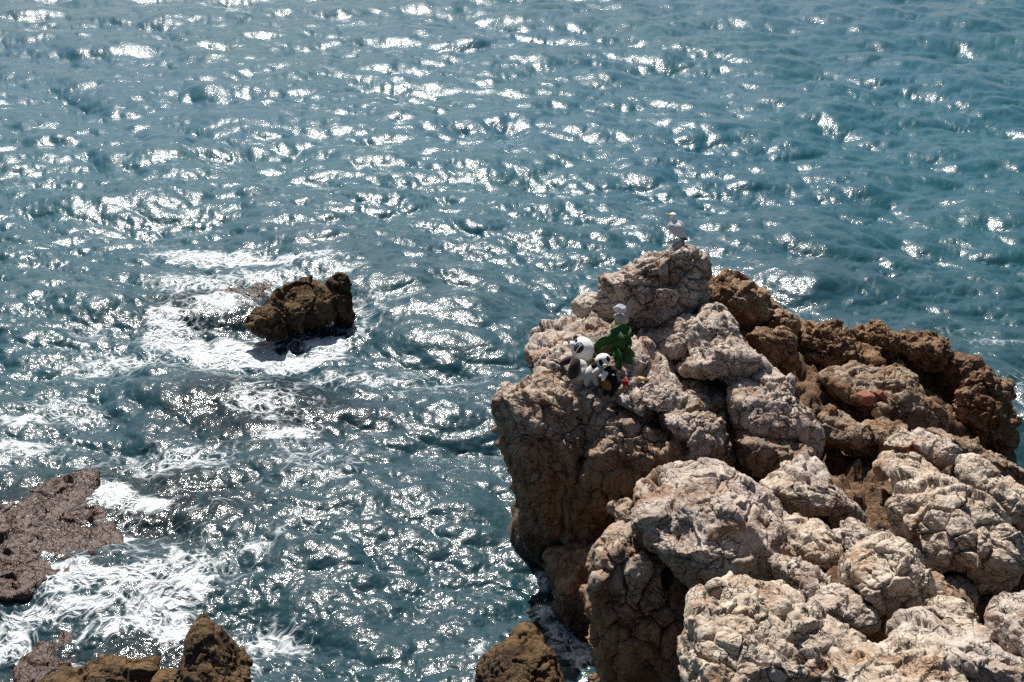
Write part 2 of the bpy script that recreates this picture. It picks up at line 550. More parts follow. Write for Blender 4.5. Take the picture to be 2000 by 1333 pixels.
# shelf and pale ridge
boulder('boulder', 'broad pale rock shelf carrying the plush toys and leaves',
        [(1030, 700), (1038, 672), (1062, 642), (1111, 622), (1160, 617), (1195, 628), (1240, 650), (1275, 659), (1300, 700), (1330, 748), (1335, 775), (1288, 795), (1212, 800), (1175, 800), (1111, 795), (1060, 760)],
        2.75, 0.75, lean=1.15, leanx=0.1, seed=7, lvl=72, p=2.5, fdepth=0.12, crack1=0.05, k1=40, dents=((1256, 724, 15, 0.8),), under=0.5, group=G)
boulder('boulder', 'small pale spur between shelf and diagonal ridge, beside the dark hollow',
        [(1272, 662), (1299, 642), (1325, 612), (1342, 602), (1368, 620), (1358, 665), (1335, 712), (1312, 728), (1292, 700)], 3.05, 0.45, lean=0.55, leanx=-0.2, seed=8, lvl=44, k1=16, group=G)
boulder('boulder', 'large pale boulder at the top of the diagonal ridge',
        [(1345, 660), (1385, 604), (1412, 600), (1448, 640), (1485, 685), (1510, 725), (1475, 765), (1420, 765), (1362, 750), (1330, 722)], 3.0, 0.6, lean=0.55, leanx=0.25, seed=9, lvl=60, group=G)
boulder('boulder', 'pale blocky lower half of the diagonal ridge',
        [(1420, 760), (1485, 705), (1530, 718), (1562, 782), (1602, 805), (1614, 850), (1604, 915), (1555, 905), (1480, 870), (1425, 825)], 2.55, 0.6, lean=0.55, leanx=0.2, seed=10, lvl=60, group=G)
boulder('boulder', 'brown stained block under the lower end of the diagonal ridge',
        [(1425, 855), (1480, 838), (1545, 850), (1590, 885), (1605, 915), (1560, 935), (1500, 940), (1445, 915)], 2.3, 0.5, lean=0.1, mat='tan', seed=11, lvl=44, k1=20, group=G)
boulder('boulder', 'dark rock face in the cleft between pale knob and diagonal ridge',
        [(1330, 740), (1400, 750), (1450, 820), (1470, 900), (1430, 930), (1380, 880), (1340, 820)], 2.2, 0.55, lean=-0.1, mat='tan', seed=12, lvl=40, group=G)
# cliff
boulder('boulder', 'overhanging brown cliff block on the left dropping to the sea',
        [(974, 785), (990, 772), (1030, 768), (1060, 780), (1110, 800), (1150, 825), (1165, 880), (1170, 960), (1170, 1060), (1140, 1130), (1085, 1170), (1062, 1120), (1030, 1045), (1008, 960), (988, 870)],
        1.45, 0.75, lean=-0.5, leanx=0.2, mat='cliffmix', seed=13, lvl=80, p=3.0, fdepth=0.15, crack1=0.05, k1=34, strat=0.055, sdir=(1, 0.4, 0.15), bed=False, group=G)
boulder('boulder', 'brown stained rock wall beneath the pale knobbly lump',
        [(1120, 860), (1180, 830), (1300, 830), (1420, 880), (1440, 920), (1330, 925), (1265, 955), (1205, 1010), (1165, 1070), (1120, 1120), (1100, 1060), (1110, 960)],
        1.75, 0.6, lean=-0.45, mat='cliffmix', seed=14, lvl=64, crack1=0.06, strat=0.04, sdir=(1, 0.2, 0.1), bed=False, group=G)
boulder('boulder', 'dark wet foot of the cliff standing in the sea',
        [(1060, 1080), (1120, 1050), (1180, 1060), (1190, 1180), (1180, 1330), (1150, 1400), (1120, 1300), (1085, 1200)],
        0.2, 0.7, lean=-0.4, mat='cliffmix', seed=15, lvl=48, crack1=0.05, bed=False, group=G)
boulder('boulder', 'small pale ledge at the upper left corner of the cliff',
        [(973, 776), (984, 757), (1015, 750), (1045, 742), (1068, 768), (1062, 815), (1035, 848), (1005, 850), (982, 818)], 2.5, 0.4, lean=0.3, mat='cliffmix', seed=16, lvl=36, k1=14, bed=False, group=G)
boulder('boulder', 'weathered tan buttress below the white panda, left of the pale knob',
        [(1035, 735), (1060, 720), (1110, 755), (1145, 790), (1150, 850), (1140, 930), (1110, 960), (1075, 900), (1050, 820)], 2.3, 0.5, lean=0.05, mat='cliffmix', seed=17, lvl=48, k1=22, strat=0.02, sdir=(1, 0.3, 0.1), bed=False, group=G)
boulder('boulder', 'pale knobbly lump jutting from the cliff under the toys',
        [(1140, 815), (1158, 797), (1190, 795), (1227, 803), (1272, 808), (1292, 825), (1300, 855), (1285, 868), (1255, 885), (1218, 908), (1165, 922), (1143, 875)],
        2.35, 0.5, lean=0.15, mat='cliffmix', seed=18, lvl=56, crack1=0.10, k1=22, fdepth=0.3, bed=False, group=G)
boulder('boulder', 'pale lip of rock just below the red flower',
        [(1205, 778), (1232, 757), (1276, 750), (1328, 758), (1345, 778), (1318, 802), (1284, 815), (1240, 806)], 2.75, 0.4, lean=0.5, seed=19, lvl=48, k1=18, bed=False, group=G)
boulder('boulder', 'pale ledge of rock directly under the panda toys',
        [(1108, 790), (1118, 762), (1150, 752), (1190, 766), (1205, 785), (1180, 805), (1145, 815), (1118, 812)], 2.7, 0.35, lean=0.5, mat='cliffmix', seed=20, lvl=40, k1=14, bed=False, group=G)
boulder('boulder', 'long pale slab curving down right of the pale knob',
        [(1290, 815), (1320, 775), (1358, 764), (1402, 795), (1420, 830), (1428, 870), (1446, 912), (1405, 915), (1350, 900), (1300, 868)], 2.45, 0.5, lean=0.3, leanx=0.2, seed=21, lvl=52, group=G)
# right-hand far side
boulder('boulder', 'pitted rusty rock on the far edge, leftmost of the dark far rocks',
        [(1550, 660), (1565, 638), (1592, 627), (1625, 624), (1650, 642), (1668, 660), (1705, 685), (1725, 720), (1700, 740), (1650, 735), (1595, 725), (1558, 700)],
        2.1, 0.6, lean=0.15, mat='rust', seed=22, lvl=60, karst=0.075, fdepth=0.35, group=G)
boulder('boulder', 'small dark pointed rock on the far edge against the sea',
        [(1660, 645), (1690, 626), (1710, 624), (1732, 645), (1762, 655), (1785, 685), (1765, 715), (1720, 705), (1685, 680)], 1.95, 0.45, lean=0, mat='rust', seed=23, lvl=44, karst=0.06, fdepth=0.35, group=G)
boulder('boulder', 'hunched dark rock on the far edge above the black hollow',
        [(1755, 670), (1772, 652), (1797, 642), (1822, 650), (1848, 670), (1872, 692), (1878, 730), (1840, 745), (1795, 735), (1762, 705)], 1.85, 0.5, lean=-0.15, mat='rust', seed=24, lvl=48, karst=0.055, fdepth=0.35, group=G)
boulder('boulder', 'big dark brown rock at the right tip falling into the sea',
        [(1850, 705), (1888, 686), (1922, 700), (1952, 735), (1972, 770), (1982, 810), (1994, 845), (1990, 900), (1965, 935), (1905, 905), (1860, 870), (1838, 810), (1832, 755)],
        1.25, 0.9, lean=-0.25, mat='rust', seed=25, lvl=64, crack1=0.08, strat=0.02, karst=0.045, fdepth=0.35, group=G)
boulder('boulder', 'sloping pinkish tan slab in the middle of the right side',
        [(1610, 735), (1660, 712), (1710, 722), (1762, 722), (1798, 738), (1805, 765), (1835, 795), (1856, 825), (1840, 850), (1780, 850), (1730, 830), (1680, 800), (1635, 775)],
        2.0, 0.5, lean=0.8, mat='tan', seed=26, lvl=60, k1=50, crack1=0.06, group=G)
boulder('boulder', 'smooth tan leaning slab at the foot of the diagonal ridge',
        [(1596, 800), (1640, 800), (1690, 832), (1722, 865), (1705, 895), (1660, 890), (1612, 865)], 2.0, 0.4, lean=0.5, mat='tan', seed=27, lvl=44, k1=12, group=G)
boulder('boulder', 'cracked tan rock left of the square block',
        [(1690, 830), (1730, 820), (1770, 835), (1745, 870), (1715, 885), (1695, 865)], 2.05, 0.35, lean=0.6, mat='tan', seed=28, lvl=32, k1=12, group=G)
boulder('boulder', 'flat pale slab abutting the square block on its left',
        [(1730, 872), (1770, 840), (1808, 850), (1798, 888), (1762, 895)], 2.2, 0.35, lean=0.8, mat='cream', seed=29, lvl=36, k1=12, group=G)
boulder('boulder', 'square pale block standing alone on the right',
        [(1788, 868), (1812, 847), (1850, 854), (1868, 874), (1866, 908), (1842, 924), (1803, 902)], 2.35, 0.4, lean=0.45, p=3.0, mat='pale', seed=30, lvl=40, k1=8, facets=16, fdepth=0.25, group=G)
boulder('boulder', 'long tan ridge running down to the right edge behind the square block',
        [(1810, 835), (1850, 832), (1900, 865), (1955, 900), (2010, 930), (2060, 975), (2020, 985), (1960, 940), (1900, 915), (1865, 890)], 1.9, 0.5, lean=0.3, mat='tan', seed=31, lvl=48, group=G)
boulder('boulder', 'pale flat boulder wedged under the square block',
        [(1722, 915), (1741, 889), (1796, 900), (1850, 933), (1850, 955), (1800, 965), (1760, 960), (1735, 945)], 2.4, 0.4, lean=0.7, mat='cream', seed=32, lvl=44, k1=14, group=G)
boulder('boulder', 'smooth pale boulder cut by the right edge above the big cracked one',
        [(1878, 930), (1902, 900), (1946, 912), (1985, 937), (2020, 970), (2060, 1060), (2010, 1060), (1960, 1020), (1905, 970)], 2.6, 0.5, lean=0.7, mat='cream', seed=33, lvl=52, k1=14, group=G)
# middle foreground
boulder('boulder', 'big rounded cracked boulder towards the right edge, dark below',
        [(1755, 1040), (1752, 995), (1775, 950), (1814, 929), (1857, 936), (1915, 960), (1960, 1000), (1986, 1038), (1998, 1085), (1984, 1145), (1966, 1178), (1915, 1172), (1875, 1148), (1835, 1120), (1790, 1080)],
        3.0, 0.8, lean=0.5, leanx=-0.1, mat='cream', seed=34, lvl=80, k1=34, crack1=0.08, group=G)
boulder('boulder', 'large striated grey slab boulder left of centre in the rock pile',
        [(1246, 1010), (1258, 975), (1290, 940), (1340, 920), (1385, 906), (1420, 911), (1460, 935), (1505, 965), (1535, 1000), (1545, 1030), (1525, 1055), (1528, 1110), (1515, 1140), (1460, 1155), (1400, 1155), (1330, 1140), (1295, 1095), (1258, 1060)],
        2.95, 0.75, lean=0.75, leanx=-0.1, seed=35, lvl=84, k1=22, crack1=0.045, strat=0.022, sdir=(0.25, 0.1, 1.0), fdepth=0.15, group=G)
boulder('boulder', 'small grey knob at the left shoulder of the striated slab',
        [(1200, 995), (1231, 974), (1250, 986), (1252, 1020), (1232, 1040), (1205, 1028)], 2.45, 0.25, lean=0.2, mat='cliffmix', seed=36, lvl=28, k1=8, bed=False, group=G)
boulder('boulder', 'rust streaked lower boulder under the striated slab, above the sea',
        [(1136, 1130), (1158, 1055), (1200, 1030), (1245, 1030), (1300, 1085), (1350, 1140), (1365, 1210), (1370, 1300), (1350, 1400), (1180, 1400), (1155, 1290), (1138, 1200)],
        1.55, 0.75, lean=-0.3, mat='cliffmix', seed=37, lvl=80, k1=36, crack1=0.09, fdepth=0.3, bed=False, group=G)
boulder('boulder', 'angular pale boulder right of the striated slab',
        [(1490, 948), (1515, 932), (1553, 925), (1592, 940), (1622, 985), (1625, 1005), (1585, 1018), (1545, 1008), (1512, 975)], 2.7, 0.4, lean=0.5, mat='cream', seed=38, lvl=48, k1=14, facets=16, fdepth=0.3, group=G)
boulder('boulder', 'grey ridge crest behind the angular pale boulder',
        [(1548, 928), (1577, 904), (1606, 918), (1628, 952), (1664, 985), (1684, 1005), (1682, 1040), (1650, 1045), (1610, 1000)], 2.65, 0.4, lean=0.45, leanx=0.2, seed=39, lvl=44, k1=16, group=G)
boulder('boulder', 'flat cream slab between striated slab and round boulder',
        [(1515, 1055), (1571, 1014), (1613, 1032), (1655, 1060), (1650, 1092), (1600, 1112), (1555, 1108), (1518, 1100)], 2.9, 0.35, lean=0.95, mat='cream', seed=40, lvl=48, k1=12, group=G)
boulder('boulder', 'broken grey rocks filling the gap behind the round boulder',
        [(1638, 1040), (1680, 1022), (1718, 1045), (1752, 1062), (1725, 1095), (1680, 1120), (1645, 1090)], 2.8, 0.35, lean=0.7, seed=41, lvl=44, k1=24, crack1=0.1, group=G)
boulder('boulder', 'small pale boulder squeezed below the flat cream slab',
        [(1515, 1106), (1531, 1094), (1577, 1096), (1606, 1125), (1630, 1158), (1600, 1190), (1568, 1192), (1540, 1155)], 3.0, 0.35, lean=0.5, mat='pale', seed=42, lvl=44, k1=9, group=G)
boulder('boulder', 'tall rounded cream boulder with cracked sides near lower right',
        [(1654, 1108), (1682, 1082), (1712, 1064), (1743, 1058), (1787, 1074), (1820, 1110), (1836, 1142), (1832, 1214), (1805, 1238), (1767, 1245), (1732, 1232), (1702, 1200), (1674, 1168), (1656, 1138)],
        3.2, 0.6, lean=0.35, mat='cream', seed=43, lvl=72, k1=30, crack1=0.08, group=G)
boulder('boulder', 'dark smooth oval boulder left of the tall rounded one',
        [(1588, 1182), (1606, 1158), (1640, 1153), (1678, 1161), (1704, 1187), (1702, 1222), (1672, 1240), (1618, 1233), (1594, 1208)], 3.1, 0.4, lean=0.3, seed=44, lvl=44, k1=9, crack1=0.04, group=G)
boulder('boulder', 'small tan boulder against the right flank of the tall rounded one',
        [(1822, 1135), (1850, 1138), (1885, 1175), (1895, 1205), (1862, 1210), (1832, 1190)], 3.0, 0.35, lean=0.4, mat='tan', seed=45, lvl=36, k1=10, group=G)
boulder('boulder', 'grey rock deep in the gap under the big cracked boulder',
        [(1845, 1140), (1880, 1135), (1905, 1155), (1900, 1185), (1870, 1185)], 2.6, 0.3, lean=0.3, seed=46, lvl=28, k1=8, group=G)
boulder('boulder', 'long cream boulder sloping right under the black gap',
        [(1826, 1192), (1857, 1180), (1892, 1194), (1925, 1225), (1960, 1258), (1945, 1285), (1890, 1275), (1840, 1240)], 3.2, 0.4, lean=0.6, mat='cream', seed=47, lvl=44, k1=14, group=G)
# nearest row
boulder('boulder', 'broad cream boulder at the bottom, split by a long diagonal crack',
        [(1335, 1215), (1342, 1180), (1385, 1160), (1425, 1190), (1500, 1205), (1550, 1245), (1570, 1290), (1565, 1340), (1550, 1420), (1350, 1420), (1340, 1320)],
        3.45, 0.6, lean=0.75, mat='cream', seed=48, lvl=80, k1=14, crack1=0.06, group=G)
boulder('boulder', 'pitted cream slab behind the broad bottom boulder',
        [(1380, 1180), (1400, 1150), (1440, 1140), (1512, 1142), (1558, 1155), (1580, 1180), (1598, 1220), (1570, 1240), (1500, 1240), (1430, 1215)], 3.3, 0.5, lean=0.8, mat='cream', seed=49, lvl=56, k1=16, group=G)
boulder('boulder', 'orange tinted rough boulder at the bottom right of the broad one',
        [(1545, 1245), (1562, 1225), (1602, 1218), (1642, 1227), (1674, 1236), (1700, 1264), (1670, 1285), (1640, 1310), (1632, 1350), (1610, 1420), (1555, 1420), (1548, 1310)],
        3.45, 0.5, lean=0.6, mat='cream', seed=50, lvl=60, k1=24, crack1=0.09, rough=1.3, group=G)
boulder('boulder', 'wide cream boulder along the bottom edge, lowest in the picture',
        [(1630, 1320), (1665, 1283), (1712, 1271), (1785, 1279), (1842, 1280), (1880, 1300), (1915, 1330), (1930, 1420), (1640, 1430)], 3.6, 0.6, lean=0.9, mat='cream', seed=51, lvl=64, k1=16, group=G)
boulder('boulder', 'pitted grey white boulder in the lower right corner',
        [(1758, 1268), (1785, 1244), (1821, 1233), (1868, 1236), (1895, 1248), (1935, 1258), (2020, 1300), (2060, 1420), (1950, 1420), (1900, 1330), (1840, 1300), (1790, 1290)], 3.5, 0.5, lean=0.75, seed=52, lvl=60, k1=22, ctr=(1900, 1290), group=G)
boulder('boulder', 'smooth white grey boulder cut by the right edge beside the black gap',
        [(1952, 1245), (1962, 1207), (1990, 1185), (2060, 1180), (2090, 1280), (2030, 1315), (1975, 1285)], 3.5, 0.5, lean=0.5, seed=53, lvl=44, k1=10, group=G)

# --- rocks in the sea
S = 'rocks standing in the sea'
boulder('rock', 'dark brown cleft sea rock ringed by white foam',
        [(516, 598), (524, 576), (550, 560), (583, 542), (606, 549), (634, 562), (658, 582), (668, 620), (642, 642), (602, 662), (566, 658), (546, 632)], 0.36, 0.42, lean=0.2, mat='sea', seed=73, lvl=56,
        crack1=0.065, k1=9, fdepth=0.32, facets=16, rough=0.8, bed=False, cat='rock', group=S)
boulder('rock', 'low brown lump at the left foot of the cleft sea rock',
        [(488, 614), (502, 596), (525, 590), (544, 600), (558, 626), (558, 655), (525, 668), (486, 652)], 0.25, 0.42, lean=0.2, mat='sea', seed=62, lvl=44, k1=10, bed=False, cat='rock', group=S)
boulder('rock', 'upright brown stump of rock right of the cleft sea rock',
        [(640, 552), (646, 538), (662, 531), (680, 538), (688, 552), (692, 615), (690, 640), (664, 640), (650, 600)], 0.42, 0.32, lean=-0.1, mat='sea', p=2.8, seed=63, lvl=40, k1=10, bed=False, cat='rock', group=S)
boulder('reef', 'brown reef awash under foam left of the cleft sea rock',
        [(365, 622), (385, 590), (430, 560), (500, 540), (540, 560), (540, 610), (490, 640), (430, 650), (385, 645)], -0.12, 0.45, lean=1.6, mat='weed', seed=64, lvl=44, k1=20, crack1=0.04, bed=False, cat='reef', group='reefs awash')
boulder('reef', 'flat reddish brown reef surfacing at the left edge',
        [(-60, 1010), (0, 985), (25, 962), (90, 938), (125, 942), (142, 985), (190, 1022), (225, 1042), (256, 1068), (235, 1092), (163, 1118), (90, 1132), (7, 1128), (-60, 1115)],
        0.055, 0.30, lean=1.9, mat='weed', seed=65, lvl=84, p=2.4, k1=30, crack1=0.018, crack2=0.012, karst=0.012, rough=0.8, fdepth=0.08, bed=False, cat='reef', group='reefs awash')
boulder('reef', 'submerged brown reef with foam streaks, middle of the water',
        [(430, 770), (480, 755), (540, 780), (590, 830), (610, 870), (560, 880), (500, 850), (450, 815)], -0.30, 0.4, lean=1.6, mat='weed', seed=66, lvl=44, k1=20, bed=False, cat='reef', group='reefs awash')
boulder('reef', 'submerged purple brown reef to the right of the flat reef',
        [(150, 930), (250, 915), (350, 940), (390, 1000), (360, 1060), (290, 1080), (240, 1060), (180, 1010)], -0.42, 0.4, lean=1.75, mat='weed', seed=67, lvl=44, k1=24, bed=False, cat='reef', group='reefs awash')
boulder('reef', 'wet brown reef at the bottom left behind the jagged rocks',
        [(35, 1300), (60, 1260), (110, 1235), (145, 1250), (150, 1300), (110, 1340), (50, 1345)], -0.16, 0.28, lean=1.7, mat='weed', seed=68, lvl=40, k1=20, crack1=0.03, rough=0.7, bed=False, cat='reef', group='reefs awash')
boulder('reef', 'submerged brown reef just behind the pointed brown rock',
        [(230, 1240), (300, 1215), (360, 1230), (380, 1270), (350, 1310), (260, 1310)], -0.26, 0.3, lean=1.6, mat='weed', seed=69, lvl=40, k1=20, bed=False, cat='reef', group='reefs awash')
boulder('rock', 'pointed brown rock at the bottom left corner of the sea',
        [(343, 1300), (375, 1236), (402, 1217), (422, 1234), (448, 1263), (463, 1296), (485, 1345), (490, 1430), (345, 1430)], 0.75, 0.55, lean=0.15, mat='sea', dy=4, seed=70, crack1=0.05, rough=0.6, lvl=56, k1=14, facets=11, fdepth=0.45, bed=False, cat='rock', group=S)
boulder('rock', 'jagged low brown rock left of the pointed one, at bottom edge',
        [(60, 1345), (100, 1325), (141, 1318), (176, 1288), (217, 1274), (250, 1280), (292, 1284), (308, 1312), (355, 1305), (370, 1345), (370, 1430), (60, 1430)], 0.6, 0.5, lean=0.5, mat='sea', dy=12, seed=71, fdepth=0.4, rough=0.7, lvl=56, k1=30, crack1=0.06, karst=0.01, bed=False, cat='rock', group=S)
boulder('rock', 'smooth brown rock at the bottom edge beside the cliff foot',
        [(930, 1310), (978, 1266), (1010, 1241), (1033, 1235), (1060, 1256), (1076, 1296), (1098, 1345), (1090, 1430), (930, 1430)], 0.5, 0.6, lean=0.45, mat='sea', dy=6, seed=72, rough=0.6, lvl=56, k1=10, crack1=0.03, facets=11, fdepth=0.35, bed=False, cat='rock', group=S)

# --- bedrock under and between the boulders
gx = np.arange(-0.5, 13.0, 0.05); gy = np.arange(5.0, 20.5, 0.05)
GX, GY = np.meshgrid(gx, gy)
Z = np.full(GX.shape, -2.5)
extra = []
for (px, py, z) in ((2150, 1150, 2.6), (2250, 1350, 3.2), (2100, 1500, 3.4), (1750, 1550, 3.4), (1450, 1550, 3.0), (2200, 1000, 2.0), (1700, 930, 2.05), (1640, 960, 2.1), (1690, 985, 2.25), (1720, 900, 2.0), (1780, 800, 1.7), (1620, 940, 1.95), (1580, 745, 2.2), (1600, 770, 2.1), (1575, 720, 2.25), (1390, 650, 2.9), (1400, 625, 2.9), (1600, 700, 2.2), (1680, 712, 2.0), (1760, 735, 1.85), (1830, 780, 1.7), (1880, 880, 1.5), (1560, 690, 2.3), (1520, 690, 2.5), (1608, 935, 2.15), (1722, 718, 2.2), (1722, 680, 1.95), (1735, 690, 1.95), (1700, 708, 2.2), (1612, 928, 2.4), (1373, 632, 3.2), (1385, 640, 3.1)):
    c = at_z(px, py, z)
    extra.append((c[0], c[1], z + 0.30, 0.7, 0.7))
wx = 0.25 * fbm(np.stack([GX.ravel() * 1.1, GY.ravel() * 1.1, np.zeros(GX.size)], 1), 3).reshape(GX.shape)
wy = 0.25 * fbm(np.stack([GX.ravel() * 1.1, GY.ravel() * 1.1, np.full(GX.size, 7.7)], 1), 3).reshape(GX.shape)
for (cx, cy, z, rm, dd) in BEDPTS + extra:
    dist = np.hypot(GX + wx - cx, (GY + wy - cy))
    rr = 0.75 * rm
    cand = (z - 0.30 - 0.25 * rm) - np.clip(dist - 0.35 * rr, 0, None) * 0.55 - np.clip(dist - 1.1 * rr, 0, None) * 2.5
    Z = np.maximum(Z, cand)
pp = np.stack([GX.ravel(), GY.ravel(), Z.ravel()], 1)
Z = Z.ravel() + 0.10 * ridged(pp * 1.7, 4) * 0.6 + 0.05 * fbm(pp * 6, 4, 0.6) - 0.03 * np.clip(ridged(pp * 4.5, 3), -.5, 2)
sel = np.where(Z > -0.6)[0]                               # broken rubble relief on the bedrock
rsb = np.random.RandomState(99)
Pb = np.stack([GX.ravel()[sel], GY.ravel()[sel], Z[sel]], 1)
wb = Pb + 0.06 * np.stack([fbm(Pb * 5 + 7 * k_, 2) for k_ in range(3)], 1)
vb, gb = chunks(Pb, wb, 1400, rsb, 0.22, 0.045, 0.35)
Z[sel] += np.clip(vb, -0.12, 0.12) - 0.06 * sstep(0.05, 0, gb)
BEDZ = Z.reshape(GX.shape)
nx, ny = len(gx), len(gy)
idx = np.arange(nx * ny).reshape(ny, nx)
q = np.stack([idx[:-1, :-1], idx[:-1, 1:], idx[1:, 1:], idx[1:, :-1]], -1).reshape(-1, 4)
keep = (Z[q] > -1.6).any(1)
BV = np.stack([GX.ravel(), GY.ravel(), Z], 1)
bed = mesh_obj('bedrock', BV, q[keep], M['bed'])
tag(bed, 'rusty brown bedrock showing in the gaps between the boulders', None, None, 'structure')

# ---------------------------------------------------------------- sea
def spectrum_patch(n, L, wind, wdir, lo, hi, seed, spread=2.0, amp=1.0, fall=4.0):
    rs = np.random.RandomState(seed)
    k1 = 2 * math.pi * np.fft.fftfreq(n, L / n)
    KX, KY = np.meshgrid(k1, k1)
    K = np.hypot(KX, KY); K[0, 0] = 1e-6
    lp = wind * wind / 9.81
    cosf = (KX * math.cos(wdir) + KY * math.sin(wdir)) / K
    Pk = np.exp(-1 / (K * lp) ** 2) / K ** fall * (0.25 + 0.75 * np.abs(cosf) ** spread)
    Pk *= np.exp(-(K * hi) ** 2) * (K > 2 * math.pi / lo)
    h = (rs.normal(size=K.shape) + 1j * rs.normal(size=K.shape)) * np.sqrt(Pk)
    h[0, 0] = 0
    H = np.fft.ifft2(h).real
    s = 1 / H.std()
    H = H * s * amp
    DX = np.fft.ifft2(-1j * KX / K * h).real * s * amp
    DY = np.fft.ifft2(-1j * KY / K * h).real * s * amp
    return H, DX, DY


def sample(patch, L, x, y, rot=0.0, ox=0.0, oy=0.0):
    n = patch[0].shape[0]
    c, s = math.cos(rot), math.sin(rot)
    u = ((x * c - y * s + ox) / L * n); v = ((x * s + y * c + oy) / L * n)
    i = np.floor(u).astype(int); j = np.floor(v).astype(int)
    fu = u - i; fv = v - j
    i0, i1, j0, j1 = i % n, (i + 1) % n, j % n, (j + 1) % n
    r = [a[j0, i0] * (1 - fu) * (1 - fv) + a[j0, i1] * fu * (1 - fv) + a[j1, i0] * (1 - fu) * fv + a[j1, i1] * fu * fv for a in patch]
    return r[0], r[1] * c + r[2] * s, -r[1] * s + r[2] * c


dep_near, dep_far = math.radians(47), math.radians(10.5)
angs = np.linspace(dep_near, dep_far, 620)
ys = CAM_H / np.tan(angs)
ys = np.concatenate([ys, np.geomspace(ys[-1] * 1.012, 4000, 70)])
us = np.linspace(-0.53, 0.53, 830)
YY = np.repeat(ys[:, None], len(us), 1)
XX = us[None, :] * np.hypot(ys, CAM_H)[:, None] * 1.0
x, y = XX.ravel(), YY.ravel()
WIND = math.radians(-112)
big = spectrum_patch(1024, 61.0, 3.2, WIND, 40, 0.06, 11, 2.0, 0.105, 3.8)
mid = spectrum_patch(1024, 17.0, 1.9, WIND + 0.2, 2.4, 0.010, 12, 2.0, 0.0235, 3.1)
hb, bx, by = sample(big, 61.0, x, y, 0.0)
hm, mx, my = sample(mid, 17.0, x, y, 0.15, 3, 4)
gust = 0.75 + 0.5 * fbm(np.stack([x * 0.12, y * 0.16, np.zeros_like(x)], 1), 3)
gust = np.clip(gust, 0.6, 1.45)
far = np.clip(60 / y, 0, 1)
WZ = (hb + hm * gust) * far
WX = x + 0.9 * bx * far + 0.7 * mx * gust * far
WY = y + 0.9 * by * far + 0.7 * my * gust * far

# foam and shallow-water fields: ellipses given where they lie on the sea (photo pixel, half sizes in metres, turn in degrees, weight)
def blob(px, py, rx, ry, rot=0.0, w=1.0, power=1.0):
    c = at_z(px, py, 0.0)
    a = math.radians(rot)
    dx, dy = x - c[0], y - c[1]
    u = (dx * math.cos(a) + dy * math.sin(a)) / rx
    v = (-dx * math.sin(a) + dy * math.cos(a)) / ry
    return w * np.exp(-(u * u + v * v) * power)


foam = np.zeros_like(x)
for b in ((440, 505, 2.0, 0.7, -8, 0.78), (560, 512, 1.8, 0.45, 0, 0.74), (400, 665, 1.4, 0.6, -10, 1.05), (320, 620, 0.6, 0.9, 20, 0.75), (480, 685, 1.2, 0.55, 0, 1.1), (580, 695, 1.2, 0.5, 10, 0.95),
          (650, 660, 0.6, 0.4, 0, 0.95), (740, 600, 1.0, 1.4, 0, 0.55), (430, 590, 1.3, 0.8, 10, 0.55), (640, 535, 1.4, 0.5, 0, 0.55), (520, 800, 1.4, 0.9, -20, 0.58), (560, 850, 0.8, 0.35, 0, 0.66),
          (200, 975, 0.6, 0.45, -30, 0.95), (270, 990, 0.8, 0.25, 0, 0.80), (160, 1135, 1.6, 0.28, 10, 0.74), (350, 1150, 0.7, 0.35, 35, 0.82), (100, 1180, 1.2, 0.25, 8, 0.70), (260, 1205, 1.2, 0.35, 15, 0.64),
          (40, 890, 0.9, 0.6, 0, 0.64), (300, 900, 2.2, 1.0, 0, 0.50), (80, 810, 1.6, 1.0, 0, 0.52), (420, 1100, 1.6, 0.9, 30, 0.54), (330, 1225, 0.3, 0.3, 0, 0.9), (150, 1310, 0.5, 0.4, 0, 0.6),
          (30, 1230, 0.6, 0.6, 0, 0.62), (500, 1230, 1.2, 0.8, 0, 0.50), (1110, 1260, 0.35, 0.5, 20, 0.7), (1085, 1290, 0.3, 0.3, 0, 0.6), (1960, 690, 1.4, 0.5, -20, 0.48), (1995, 760, 0.5, 0.9, 0, 0.46),
          (1850, 655, 1.2, 0.4, -15, 0.50), (10, 1060, 0.35, 0.3, 0, 0.8), (130, 1000, 0.5, 0.7, 0, 0.62), (90, 1120, 1.0, 0.2, 5, 0.8), (230, 1060, 0.4, 0.3, 0, 0.6), (700, 740, 2.5, 0.7, 0, 0.48), (620, 900, 2.2, 1.2, 0, 0.42), (250, 700, 2.2, 1.0, 0, 0.50), (200, 1050, 4.5, 3.2, 0, 0.44), (420, 640, 4.5, 3.0, 0, 0.50), (250, 1160, 2.2, 0.6, 12, 0.56), (450, 560, 3.0, 1.2, 0, 0.58), (850, 760, 1.5, 0.8, 0, 0.45), (1058, 1125, 0.25, 0.35, 0, 0.7), (1085, 1200, 0.25, 0.4, 0, 0.75), (1130, 1310, 0.3, 0.35, 0, 0.75), (930, 1290, 0.35, 0.3, 0, 0.55), (490, 1310, 0.3, 0.5, 0, 0.6)):
    foam = np.maximum(foam, blob(*b)) + 0.12 * blob(*b)
shal = np.zeros_like(x)
for b in ((440, 600, 2.0, 1.2, 0, 1.0), (510, 800, 2.2, 1.4, -10, 0.9), (250, 990, 2.2, 1.3, 0, 1.0), (60, 1040, 2.0, 1.4, 0, 1.0), (90, 1290, 0.9, 0.8, 0, 0.9), (310, 1260, 1.1, 0.8, 0, 0.9), (590, 640, 1.8, 1.0, 0, 0.7)):
    shal = np.maximum(shal, blob(*b))
foam = np.clip(foam * 1.14, 0, 1.15)
WZ = WZ * (1 - 0.35 * np.clip(shal, 0, 1)) + 0.05 * foam * fbm(np.stack([x * 3, y * 3, np.zeros_like(x)], 1), 3)
nc, nr_ = len(us), len(ys)
idx = np.arange(nc * nr_).reshape(nr_, nc)
